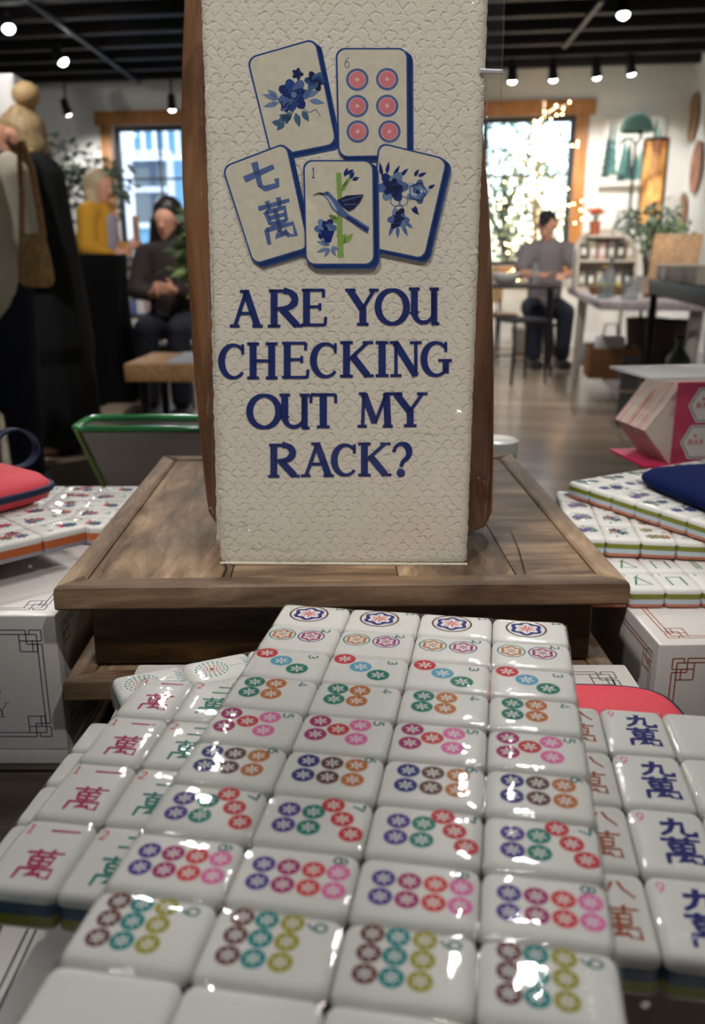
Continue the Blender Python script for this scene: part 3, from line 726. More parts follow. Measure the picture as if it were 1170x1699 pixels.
def gift_box(label, loc, rot, W, D, H, ink, u=.00066, off=.0085, lw=.0008, front_text=None):
    """loc: middle of the underside"""
    t = thing('gift_box', label, 'box', loc, rot)
    MB().box((0, 0, .006), (W - .0016, D - .0016, .012), CARD, bev=.0008).build('tray', t)
    mb = MB(); mb.box((0, 0, H / 2 + .005), (W, D, H - .010), CARD, bev=.0012)
    a = Art(); key_border(a, W, D, off, u, lw, ink); a.emit(mb, lambda x, y, l: (x, y, H + .00006))
    hh = H - .010
    f = Art(); key_border(f, W, hh, off, u, lw, ink)
    if front_text:
        for ch, x, y, sx, sy, m in front_text: letter(f, ch, x, y, x + sx, y + sy, .0011, m, 1)
    f.emit(mb, lambda x, y, l: (x, -D / 2 - .00006 - .00003 * l, y + .010 + hh / 2))
    for s in (1, -1):
        g = Art(); key_border(g, D, hh, off, u, lw, ink); g.emit(mb, lambda x, y, l: (s * (W / 2 + .00006), x, y + .010 + hh / 2))
    mb.build('lid', t)
    return t
INK_GREY = pm('grey green ink', (92, 92, 80), .5); INK_BLUE = pm('slate blue ink', (110, 112, 128), .5); INK_RUST = pm('rust ink', (160, 84, 58), .5); INK_RED = pm('faded red ink', (140, 84, 76), .5)
cB = AZ(1037, 1102, BOX1)
W1, D1 = .246, .33
gift_box('white gift box with dark double border line, at the bottom of the front stack', (cB.x - W1 / 2, cB.y - D1 / 2, TABLE_Z), 0, W1, D1, BOX1 - TABLE_Z, INK_GREY)
LBZ = CAM_Z - .192
cL = AZ(99, 1022, LBZ)
WL_, DL_ = .30, .27
lx = min(cL.x, -.1655)
gift_box('grey white gift box with blue corner squares, left of the wooden riser', (lx - WL_ / 2, cL.y + DL_ / 2, TABLE_Z), 0, WL_, DL_, LBZ - TABLE_Z, INK_BLUE, front_text=[('Y', WL_ / 2 - .041, -.021, .010, .0095, INK_BLUE), ('E', WL_ / 2 - .0425, -.0055, .008, .0085, INK_RED), ('E', WL_ / 2 - .0425, .007, .008, .0085, INK_RED)])
RBZ = CAM_Z - .207
cR = AZ(1073, 1063, RBZ)
WR_, DR_ = .32, .245
gift_box('white gift box with rust brown corner squares, right of the wooden riser', (cR.x + WR_ / 2 + .001, cR.y + DR_ / 2, TABLE_Z), math.radians(2), WR_, DR_, RBZ - TABLE_Z, INK_RUST)
gift_box('white gift box behind the rust bordered one, carrying the pink hexagon cards', (.372, .79, TABLE_Z), math.radians(9), .15, .06, .105, INK_RUST)

# ---------------- riser
RISER_WOOD = wood('weathered riser wood', (50, 36, 26), (108, 84, 62), (158, 132, 104), 11, 0, .6, 5, .5, .55)
RISER_SIDE = wood('riser rail wood', (58, 42, 30), (118, 94, 70), (172, 146, 116), 11, 1, .6, 5, .5, .5)
RISER_DARK = wood('dark oiled riser wood', (30, 19, 9), (66, 44, 20), (112, 80, 40), 11, 0, .42, 6, .5, .6)
t = thing('wooden_riser', 'square weathered wooden riser pedestal under the towel and the cutting board', 'display riser', (-.0085, .5865, TABLE_Z), math.radians(1.5))
RW, RD = .307, .313; zt = CAM_Z - .1675 - TABLE_Z
def framed_slab(z1, th, name):
    mb = MB(); f = .0145; W, D = RW, RD
    def rail_piece(pts, m):
        lo = [(x, y, z1 - th) for x, y in pts]; b = .0016
        cx = sum(p[0] for p in pts) / 4; cy = sum(p[1] for p in pts) / 4
        shr = lambda k: [(x - math.copysign(min(k, abs(x - cx)), x - cx), y - math.copysign(min(k, abs(y - cy)), y - cy)) for x, y in pts]
        mb.loft([[(x, y, z1 - th) for x, y in shr(.001)], [(x, y, z1 - th + .0012) for x, y in shr(.0001)], [(x, y, z1 - .0035) for x, y in shr(.0001)], [(x, y, z1 - .0012) for x, y in shr(.0007)], [(x, y, z1) for x, y in shr(.0022)]], m)
    w, d = W / 2, D / 2
    rail_piece([(-w, -d), (w, -d), (w - f, -d + f), (-w + f, -d + f)], RISER_WOOD); rail_piece([(w, d), (-w, d), (-w + f, d - f), (w - f, d - f)], RISER_WOOD)
    rail_piece([(-w, d), (-w, -d), (-w + f, -d + f), (-w + f, d - f)], RISER_SIDE); rail_piece([(w, -d), (w, d), (w - f, d - f), (w - f, -d + f)], RISER_SIDE)
    o = mb.build(name, t, 20)
    p = MB(); xs = [-w + f, -.062, .03, .095, w - f]
    for i in range(4): p.box(((xs[i] + xs[i + 1]) / 2, 0, z1 - th / 2 - .0012), (xs[i + 1] - xs[i] - .0006, D - 2 * f - .0008, th - .001), [RISER_SIDE, RISER_WOOD, RISER_SIDE, RISER_WOOD][i], bev=.0005)
    CRACK = pm('dark crack', (18, 12, 8), .9); a = Art()
    a.stroke([(-.066, -.141), (-.0655, -.128), (-.069, -.112), (-.064, -.097), (-.061, -.085)], [.0014, .001, .0013, .0009, .0003], CRACK)
    a.stroke([(-.0615, -.112), (-.0595, -.1), (-.062, -.09)], [.0003, .0009, .0003], CRACK)
    a.stroke([(.1, -.141), (.105, -.1), (.108, -.06)], [.0006, .0007, .0003], CRACK)
    a.emit(p, lambda x, y, l: (x, y, z1 - .0006)); p.build(name + '_panel', o)
    return o
framed_slab(zt, .0135, 'top_slab')
MB().box((0, 0, zt - .0135 - .0205), (RW - .026, RD - .04, .041), RISER_DARK, bev=.0015).build('neck', t)
framed_slab(zt - .0545, .0125, 'lower_slab')
MB().box((0, 0, (zt - .067) / 2), (RW - .05, RD - .05, zt - .067), RISER_DARK, bev=.0015).build('plinth', t)
RISER_TOP = TABLE_Z + zt

# ---------------- cutting board behind the towel
BOARD = wood('reddish cutting board wood', (66, 40, 22), (122, 82, 52), (162, 118, 82), 9, 2, .42, 7, .35, .35)
t = thing('cutting_board', 'tall rounded wooden cutting board standing behind the wrapped towel', 'cutting board', (0, .517, RISER_TOP))
by = .517
Lp = [(390, 884), (362, 876), (345, 850), (338, 800), (328, 700), (318, 580), (309, 440), (301, 300), (299, 200), (300, 110), (304, 0), (309, -60)]
Rp = [(780, 884), (806, 874), (818, 850), (820, 780), (821, 640), (819, 500), (816, 400), (811, 310), (803, 220), (797, 165), (786, 90), (765, 0), (745, -60)]
out = []
for x, y in Rp: p = AY(x, y, by); out.append((p.x, p.z - RISER_TOP))
ztop = out[-1][1]
top = [(.045, ztop + .03), (.02, ztop + .05), (.012, ztop + .07), (.012, ztop + .13), (-.014, ztop + .13), (-.014, ztop + .07), (-.03, ztop + .05), (-.062, ztop + .03)]
left = []
for x, y in Lp: p = AY(x, y, by); left.append((p.x, p.z - RISER_TOP))
outline = out + top + list(reversed(left))
zm = min(z for _, z in outline); outline = [(x, max(0.0, z - zm)) for x, z in outline]
mb = MB(); th = .016; cxm = sum(p[0] for p in outline) / len(outline); czm = sum(p[1] for p in outline) / len(outline)
def grow(k): return [(x + (cxm - x) * k * .012, z + (czm - z) * k * .012 * (0 if z < .002 else 1)) for x, z in outline]
mb.loft([[(x, yy, z) for x, z in grow(k)] for yy, k in ((0, 1), (.0012, .3), (.003, 0), (th - .003, 0), (th - .0012, .3), (th, 1))], BOARD)
mb.build('board', t, 40)

# ---------------- towel in its clear bag
def towel_mat():
    m = bpy.data.materials.new('waffle towel cloth'); m.use_nodes = True
    nt = m.node_tree; p = nt.nodes['Principled BSDF']; L = nt.links.new
    p.inputs['Roughness'].default_value = .9; p.inputs['Specular IOR Level'].default_value = .15
    tc = nt.nodes.new('ShaderNodeTexCoord')
    def M(op, a, b=None, c=None):
        n_ = nt.nodes.new('ShaderNodeMath'); n_.operation = op
        for k, v in enumerate((a, b, c)):
            if v is None: continue
            if isinstance(v, (int, float)): n_.inputs[k].default_value = v
            else: L(v, n_.inputs[k])
        return n_.outputs[0]
    ns = nt.nodes.new('ShaderNodeTexNoise'); ns.inputs['Scale'].default_value = 160; L(tc.outputs['Object'], ns.inputs['Vector'])
    sp = nt.nodes.new('ShaderNodeSeparateXYZ'); L(tc.outputs['Object'], sp.inputs[0])
    x = M('MULTIPLY_ADD', ns.outputs[0], .0042, sp.outputs['X']); z = M('MULTIPLY_ADD', ns.outputs[0], .0036, sp.outputs['Z'])
    zr_ = M('MULTIPLY', z, 1 / .0039); row = M('FLOOR', zr_); zf = M('FRACT', zr_)
    xf_ = M('SUBTRACT', M('FRACT', M('MULTIPLY_ADD', row, .5, M('MULTIPLY', x, 1 / .0068))), .5)
    curve = M('MULTIPLY_ADD', M('MULTIPLY', xf_, xf_), -2.6, .8)
    dist = M('ABSOLUTE', M('SUBTRACT', zf, curve))
    tick = M('MULTIPLY', M('SMOOTH_MIN', M('MULTIPLY', dist, 5.0), 1.0, .3), 1.0)
    n9 = nt.nodes.new('ShaderNodeTexNoise'); n9.inputs['Scale'].default_value = 420; L(tc.outputs['Object'], n9.inputs['Vector'])
    hgt = M('MAXIMUM', tick, M('MULTIPLY_ADD', n9.outputs[0], 3.2, -.95))
    class VO: pass
    vo = VO(); vo.outputs = {'Distance': M('SUBTRACT', 1.0, M('MINIMUM', hgt, 1.0))}
    r = nt.nodes.new('ShaderNodeValToRGB'); r.color_ramp.elements[0].color = lin((226, 219, 203)); r.color_ramp.elements[1].color = lin((190, 181, 164)); r.color_ramp.elements[0].position = .15; r.color_ramp.elements[1].position = 1.0
    L(vo.outputs['Distance'], r.inputs[0])
    L(r.outputs[0], p.inputs['Base Color'])
    n = nt.nodes.new('ShaderNodeTexNoise'); n.inputs['Scale'].default_value = 900; L(tc.outputs['Object'], n.inputs['Vector'])
    ad = nt.nodes.new('ShaderNodeMath'); ad.operation = 'MULTIPLY_ADD'; ad.inputs[1].default_value = .5; L(n.outputs[0], ad.inputs[0])
    sb = nt.nodes.new('ShaderNodeMath'); sb.operation = 'SUBTRACT'; sb.inputs[0].default_value = 1; L(vo.outputs['Distance'], sb.inputs[1]); L(sb.outputs[0], ad.inputs[2])
    b = nt.nodes.new('ShaderNodeBump'); b.inputs['Strength'].default_value = .32; b.inputs['Distance'].default_value = .001; L(ad.outputs[0], b.inputs['Height']); L(b.outputs[0], p.inputs['Normal'])
    return m
CLOTH = towel_mat()
TY0, TLEAN = .4655, .022
def TP(px, py, lift=0.0):         # photo pixel -> point on the towel's printed face
    r = ray(px, py); zb = RISER_TOP
    t_ = (TY0 - TLEAN * (zb - CAM_Z)) / (r.y - TLEAN * r.z)
    p = r * t_; return Vector((p.x, p.y - lift, p.z + CAM_Z))
PINKHEM = pm('coral towel cloth', (206, 128, 116), .9, bump=.4, bscale=500)
t2 = thing('kitchen_towel', 'second folded towel with a coral edge, squeezed between the printed towel and the board', 'towel', (0, .4935, RISER_TOP))
mb = MB(); mb.box((-.005, 0, .15), (.135, .017, .298), CLOTH, bev=.005); mb.build('cloth', t2, 60); MB().box((-.0735, 0, .055), (.0018, .012, .05), PINKHEM, bev=.0008).build('edge_band', t2)
t = thing('kitchen_towel', 'bagged white waffle towel printed with mahjong tiles and blue words on the riser', 'towel', (0, 0, 0))
def slab(corners, th, m, nx=10, nz=30, dy=0.0, wav=0.0, seed=1):
    """soft cloth slab: corners bl, br, tr, tl on the front face"""
    q = random.Random(seed); bl, br, tr, tl = corners; mb = MB(); vs = []; fs = []
    R = .003
    prof = [(0, th), (0, R), (R * .3, R * .3), (R, 0)]
    for j in range(nz + 1):
        fz = j / nz
        for i in range(nx + 1):
            fx = i / nx
            p = (bl.lerp(br, fx)).lerp(tl.lerp(tr, fx), fz)
            e = min(fx, 1 - fx) * (br - bl).length; e2 = fz * (tl - bl).length
            bulge = 0
            for ee in (e, e2):
                if ee < R: bulge += (R - ee) ** 2 / R * .8
            jit = q.uniform(-wav, wav) if i in (0, nx) else 0
            vs.append((p.x + jit, p.y + dy + bulge, p.z))
    n = nx + 1
    for j in range(nz):
        for i in range(nx): fs.append((j * n + i, j * n + i + 1, (j + 1) * n + i + 1, (j + 1) * n + i))
    o = len(vs); back = [(x, y + th - (y - y), z) for x, y, z in vs]
    vs += back
    for j in range(nz):
        for i in range(nx): fs.append((o + j * n + i + 1, o + j * n + i, o + (j + 1) * n + i, o + (j + 1) * n + i + 1))
    rim = list(range(n)) + [j * n + nx for j in range(1, nz + 1)] + [nz * n + i for i in range(nx - 1, -1, -1)] + [j * n for j in range(nz - 1, 0, -1)]
    for k in range(len(rim)): a_, b_ = rim[k], rim[(k + 1) % len(rim)]; fs.append((b_, a_, o + a_, o + b_))
    mb.add(vs, fs, m); return mb
# non uniform columns so that the rounded rim is fine
mb = slab([TP(366, 939), TP(775, 939), TP(813, -60), TP(331, -60)], .0045, CLOTH, 44, 110, wav=.0003)
zlow = min(v[2] for v in mb.v)
bk = slab([TP(357, 916, -.0052), TP(777, 925, -.0052), TP(815, -60, -.0052), TP(333, -60, -.0052)], .0045, CLOTH, 40, 90, wav=.0004, seed=4)
mb.v = [(x, y, z) for x, y, z in mb.v]
o_ = len(mb.v); mb.v += bk.v; mb.f += [(tuple(i + o_ for i in f), m) for f, m in bk.f]
A = Art()
INK = pm('navy towel ink', (30, 46, 112), .85, spec=.1, noise=.12, nscale=300); OUTL = pm('royal blue towel ink', (38, 72, 140), .85, spec=.1, noise=.1, nscale=300)
TILEC = pm('cream tile print', (214, 206, 186), .9, spec=.1, noise=.06, nscale=260); MIDB = pm('mid blue towel ink', (84, 106, 158), .85, spec=.1, noise=.15, nscale=250)
STEEL = pm('steel blue towel ink', (110, 134, 170), .85, spec=.1, noise=.15, nscale=250); DEEP = pm('deep navy towel ink', (26, 34, 74), .85, spec=.1, noise=.2, nscale=300)
PINKT = pm('pink towel ink', (218, 128, 134), .85, spec=.1, noise=.08, nscale=250); GRN = pm('green towel ink', (138, 172, 88), .85, spec=.1, noise=.1, nscale=250); TEALT = pm('slate teal towel ink', (70, 104, 134), .85, spec=.1)
CREAM2 = pm('pale pink towel ink', (236, 196, 190), .85, spec=.1); PALEB = pm('pale blue towel ink', (172, 186, 206), .85, spec=.1)
z8 = lambda X, Y: (340 + X / 2.7209, 40 + Y / 2.7209)
def quad_tile(tl, tr, br, bl, layer, rad=.13, thick=(8, 6)):
    def q(u, v): return (tl[0] * (1 - u) * (1 - v) + tr[0] * u * (1 - v) + br[0] * u * v + bl[0] * (1 - u) * v, tl[1] * (1 - u) * (1 - v) + tr[1] * u * (1 - v) + br[1] * u * v + bl[1] * (1 - u) * v)
    ar = math.hypot(tr[0] - tl[0], tr[1] - tl[1]) / math.hypot(bl[0] - tl[0], bl[1] - tl[1])
    def rr(ins, dx=0, dy=0):
        P = rrect(1 - 2 * ins, (1 / ar) * (1 - 2 * ins * ar), rad - ins * .5, 6)
        return [(q(.5 + x, .5 - y * ar)[0] + dx, q(.5 + x, .5 - y * ar)[1] + dy) for x, y in P]
    for k in range(1, 5): A.poly(rr(0, thick[0] * k / 4, thick[1] * k / 4), OUTL, layer)
    A.poly(rr(0), OUTL, layer + 1); A.poly(rr(.024), TILEC, layer + 2)
    return q
def petal_flower(cx, cy, r, cols, layer, n=6, seed=0, heart=None):
    q = random.Random(seed)
    for ring_, (k, rr_) in enumerate(((1.0, .62), (.62, .5), (.3, .36))):
        for i in range(n):
            t_ = 2 * PI * i / n + ring_ * .5 + q.uniform(-.15, .15)
            A.disc(cx + r * .62 * k * math.cos(t_), cy + r * .62 * k * math.sin(t_), r * rr_ * .8, cols[(i + ring_) % len(cols)], layer + ring_, 12, r * rr_ * .55, t_)
    A.disc(cx, cy, r * .2, heart or cols[-1], layer + 3, 10)
def leaf(x, y, L_, ang, w, m, layer):
    ang = math.radians(ang); d = (math.cos(ang), math.sin(ang)); n_ = (-d[1], d[0])
    A.poly([(x, y), (x + d[0] * L_ * .3 + n_[0] * w * .45, y + d[1] * L_ * .3 + n_[1] * w * .45), (x + d[0] * L_ * .6 + n_[0] * w * .4, y + d[1] * L_ * .6 + n_[1] * w * .4), (x + d[0] * L_, y + d[1] * L_),
            (x + d[0] * L_ * .6 - n_[0] * w * .4, y + d[1] * L_ * .6 - n_[1] * w * .4), (x + d[0] * L_ * .3 - n_[0] * w * .45, y + d[1] * L_ * .3 - n_[1] * w * .45)], m, layer)
# tile with the bouquet
quad_tile((409, 96), (524, 63), (560, 240), (450, 262), 0)
for X, Y, L_, an, w_ in ((340, 340, 85, 195, 26), (335, 355, 75, 165, 24), (330, 330, 60, 215, 20), (460, 330, 70, -30, 24), (470, 345, 75, 10, 24), (460, 320, 60, -55, 20)): x, y = z8(X, Y); leaf(x, y, L_ / 2.72, an, w_ / 2.72 * 1.2, STEEL, 3)
for X, Y, L_, an in ((385, 395, 60, 110), (410, 400, 70, 75), (375, 420, 50, 160), (390, 430, 60, 200), (440, 390, 60, 60), (360, 440, 55, 130), (345, 450, 45, 190)): x, y = z8(X, Y); leaf(x, y, L_ / 2.72, an, 12, TEALT, 3)
A.stroke([z8(420, 360), z8(470, 400), z8(500, 385), z8(522, 415)], 1.6, STEEL, 4); A.stroke([z8(420, 250), z8(418, 290)], 1.8, DEEP, 4); A.stroke([z8(410, 370), z8(370, 450)], 1.6, DEEP, 4)
x, y = z8(402, 320); petal_flower(x, y, 25, [MIDB, INK, OUTL], 5, 7, 3, STEEL)
x, y = z8(365, 370); petal_flower(x, y, 10, [MIDB, INK], 5, 5, 8, INK)
x, y = z8(497, 258); petal_flower(x, y, 16, [OUTL, DEEP, TEALT], 5, 6, 5, DEEP)
x, y = z8(419, 225); petal_flower(x, y, 9, [DEEP, INK], 5, 5, 6, DEEP)
# tile with six circles
quad_tile((557, 80), (677, 80), (678, 260), (561, 262), 10)
for X, Y in ((688, 252), (823, 250), (688, 371), (823, 370), (690, 486), (833, 486)):
    x, y = z8(X, Y); A.disc(x, y, 18.6, MIDB, 13, 36); A.disc(x, y, 14.2, CREAM2, 14, 32); A.disc(x, y, 13.2, PINKT, 15, 32)
    A.poly([(x, y - 4.4), (x + 1.7, y - 1.7), (x + 4.4, y), (x + 1.7, y + 1.7), (x, y + 4.4), (x - 1.7, y + 1.7), (x - 4.4, y), (x - 1.7, y - 1.7)], CREAM2, 16)
digit(A, 6, 571, 113, 10, -17, STEEL, 1.6, 13)
# tile with characters
q3 = quad_tile((368, 277), (476, 236), (514, 412), (421, 440), 20)
def on3(st, x0, y0, w, h, lw, ang):
    ca, sa = math.cos(math.radians(ang)), math.sin(math.radians(ang))
    for s_ in st:
        pts = []
        for p in s_:
            dx, dy = (p[0] - .5) * w, (.5 - p[1]) * h
            pts.append((x0 + dx * ca - dy * sa, y0 + dx * sa + dy * ca))
        A.stroke(pts, [lw * (1.2 if i == 0 else .9) for i in range(len(pts))], MIDB if st is not WAN else MIDB, 23)
on3(HAN[7], *z8(250, 688), 58, 50, 9.5, -14)
on3(WAN, *z8(330, 885), 58, 70, 7.0, -14)
# tile with pansies
quad_tile((628, 236), (743, 264), (704, 431), (612, 412), 30)
for X, Y, L_, an in ((800, 690, 70, -100), (820, 680, 60, -80), (850, 690, 60, -60), (880, 690, 55, -45), (785, 720, 60, 230), (790, 750, 50, 200), (960, 690, 45, -25), (945, 690, 40, -60), (1005, 745, 40, -30), (930, 830, 50, 40), (945, 820, 40, 70)): x, y = z8(X, Y); leaf(x, y, L_ / 2.72, an, 7, INK, 33)
for X, Y, L_, an in ((850, 905, 60, 110), (870, 910, 60, 90), (890, 905, 60, 65), (905, 895, 45, 40)): x, y = z8(X, Y); leaf(x, y, L_ / 2.72, an, 7, MIDB, 33)
for cc in ((860, 800, 20), (895, 800, 18), (875, 845, 22)): x, y = z8(cc[0], cc[1]); A.ring(x, y, cc[2] / 2.72, cc[2] / 2.72 + 1.6, MIDB, 33, 20)
x, y = z8(848, 735); petal_flower(x, y, 24, [MIDB, INK, STEEL], 34, 6, 12, DEEP); petal_flower(x, y + 2, 15, [DEEP, DEEP, INK], 37, 5, 13, DEEP)
x, y = z8(960, 758); petal_flower(x, y, 19, [PALEB, MIDB, STEEL], 34, 5, 14, INK); A.ring(x, y, 15, 16.6, INK, 38, 5)
x, y = z8(873, 880); petal_flower(x, y, 17, [MIDB, STEEL, DEEP], 34, 6, 15, DEEP); petal_flower(x, y, 9, [DEEP, INK], 37, 5, 16, DEEP)
# tile with the humming bird
quad_tile((503, 266), (620, 266), (622, 440), (507, 440), 40)
digit(A, 1, 516, 296, 9, -17, MIDB, 1.9, 43)
A.poly([z8(592, 672), z8(616, 672), z8(620, 800), z8(622, 930), z8(628, 1055), z8(600, 1055), z8(596, 900), z8(598, 780)], GRN, 43)
for yy in (745, 850, 955): A.stroke([z8(592, yy), z8(626, yy)], 2.2, GRN, 44)
for X, Y, L_, an, w_ in ((615, 760, 65, -60, 9), (620, 740, 90, -52, 7), (605, 900, 60, 225, 10), (625, 990, 65, -45, 11), (620, 1000, 60, -75, 9), (600, 880, 45, 200, 8)): x, y = z8(X, Y); leaf(x, y, L_ / 2.72, an, w_, GRN, 44)
for X, Y, L_, an in ((630, 690, 45, -70), (640, 680, 40, -35), (655, 700, 40, -60), (665, 705, 35, -20)): x, y = z8(X, Y); leaf(x, y, L_ / 2.72, an, 7, INK, 45)
x, y = z8(545, 935); petal_flower(x, y - 4, 17, [MIDB, STEEL, INK], 45, 6, 21, DEEP); A.poly([z8(520, 930), z8(585, 935), z8(568, 985), z8(545, 985)], INK, 48)
for X, Y, L_, an in ((560, 1000, 60, 200), (560, 1010, 60, 160), (565, 1010, 50, 120), (570, 1010, 45, 60), (565, 1000, 55, 215), (570, 1005, 40, 20)): x, y = z8(X, Y); leaf(x, y, L_ / 2.72, an, 7, STEEL, 45)
A.poly([z8(535, 770), z8(545, 757), z8(560, 757), z8(575, 775), z8(600, 800), z8(625, 835), z8(650, 860), z8(700, 890), z8(742, 918), z8(735, 945), z8(690, 915), z8(640, 880), z8(600, 855), z8(572, 830), z8(556, 795)], MIDB, 50)
A.poly([z8(540, 775), z8(556, 790), z8(578, 830), z8(600, 848), z8(585, 815), z8(560, 780)], PALEB, 51)
A.poly([z8(598, 795), z8(640, 775), z8(718, 770), z8(700, 805), z8(672, 835), z8(650, 845), z8(622, 825)], DEEP, 51)
A.stroke([z8(620, 800), z8(712, 776)], 1.6, MIDB, 52); A.stroke([z8(628, 815), z8(690, 815)], 1.4, MIDB, 52); A.stroke([z8(640, 870), z8(735, 932)], 5, INK, 51)
A.stroke([z8(540, 768), z8(515, 764), z8(489, 773)], [3, 2, 1], DEEP, 52); A.disc(*z8(550, 765), 1.6, DEEP, 53, 10)
# the words
def words(rows):
    for ch, x0, x1, yb, yt in rows: letter(A, ch, x0, yb, x1, yt, 11.6, INK, 2)
words([('A', 382, 436, 542, 482), ('R', 440, 502, 542, 481), ('E', 497, 544, 540, 480), ('Y', 574, 628, 539, 480), ('O', 622, 680, 540, 478), ('U', 677, 730, 538, 478),
       ('C', 362, 410, 629, 570), ('H', 408, 463, 628, 569), ('E', 464, 515, 627, 568), ('C', 514, 564, 627, 568), ('K', 562, 621, 625, 567), ('I', 622, 646, 624, 567), ('N', 646, 701, 624, 567), ('G', 698, 750, 625, 566),
       ('O', 409, 468, 712, 653), ('U', 462, 515, 711, 654), ('T', 513, 560, 709, 653), ('M', 592, 652, 708, 652), ('Y', 650, 709, 707, 652),
       ('R', 441, 497, 791, 737), ('A', 500, 554, 790, 735), ('C', 549, 595, 790, 736), ('K', 592, 650, 789, 735), ('?', 649, 684, 788, 735)])
A.emit(mb, lambda x, y, l: TP(x, y, .00025 + .00004 * l))
mb.build('cloth', t, 60)
# hem seam along the lower edge
hem = MB(); hem.tube([TP(366, 934, .0004), TP(775, 936, .0004)], .0009, CLOTH, 6); hem.build('hem', t)
# clear bag
BAG = clear('cellophane bag', .05, bump=1.0, bscale=70, ior=1.5, stretch=(1, .3, .45), haze=.012)
bag = MB(); q = random.Random(11); vs = []; fs = []; nx, nz = 150, 300
DENTS = [(384, 818, 9, 5, .0016), (392, 838, 7, 10, .0016), (418, 880, 12, 5, .0018), (468, 886, 14, 5, .0018), (705, 700, 22, 4, .0012), (752, 686, 18, 4, .0012), (352, 110, 5, 22, .0014), (366, 200, 5, 14, .0014), (372, 300, 4, 20, .0012), (790, 60, 5, 10, .0016), (786, 110, 6, 8, .0014), (800, 150, 5, 9, .0014), (682, 78, 8, 14, .0014), (560, 892, 16, 4, .001)]
for k in range(26): DENTS.append((q.uniform(776, 830), q.uniform(0, 930), q.uniform(3, 7), q.uniform(5, 18), q.uniform(.0006, .0014)))
for k in range(14): DENTS.append((q.uniform(346, 366), q.uniform(0, 930), q.uniform(3, 6), q.uniform(6, 20), q.uniform(.0006, .0014)))
for j in range(nz + 1):
    fz = j / nz
    for i in range(nx + 1):
        fx = i / nx
        py = 945 - fz * 1010
        xl = 349 - (945 - py) * .0245; xr = 805 + (945 - py) * .034
        px = xl + (xr - xl) * fx
        lift = .0014 + q.uniform(0, .00008) + .0007 * math.sin(px * .021 + 3 * math.sin(fz * 9)) * math.sin(fz * 13 + px * .007) + .0004 * math.sin(px * .06 + fz * 31) + (.0012 * math.exp(-((px - 590) / 330) ** 2))
        lift += sum(1.7 * a_ * math.exp(-((px - x_) / (1.5 * w_)) ** 2 - ((py - y_) / (1.5 * h_)) ** 2) for x_, y_, w_, h_, a_ in DENTS if abs(px - x_) < 4 * w_ and abs(py - y_) < 4 * h_)
        edge = max(0, (px - (776 + (945 - py) * .04)) / max(1, xr - 776))
        if edge > 0: lift -= .008 * edge ** .8 + .0012 * math.sin(fz * 46 + edge * 6) * edge
        if px < 362 - (945 - py) * .03: lift -= .003
        p = TP(px, py, lift); vs.append(p)
for j in range(nz):
    for i in range(nx): a_ = j * (nx + 1) + i; fs.append((a_, a_ + 1, a_ + nx + 2, a_ + nx + 1))
bag.add(vs, fs, BAG)
FOLD = clear('cellophane folds', .03, ior=1.9)
bag.tube([TP(x, y, -.001) for x, y in ((838, -60), (836, 60), (833, 120), (829, 240), (826, 400), (823, 560), (815, 720), (806, 860), (805, 940))], .0004, FOLD, 6)
bag.tube([TP(x, y, -.002) for x, y in ((806, 120), (812, 260), (815, 380), (812, 440), (811, 470))], .0006, FOLD, 6)
bag.tube([TP(x, y, -.001) for x, y in ((348, -60), (349, 200), (353, 480), (352, 700), (353, 943), (420, 946))], .0004, FOLD, 6)
bag.build('clear_bag', t, 180)
seal = MB(); seal.tube([TP(796, 118, .0006), TP(835, 117, -.003)], .0011, pm('milky seal strip', (215, 216, 222), .3), 6); seal.build('seal', t)

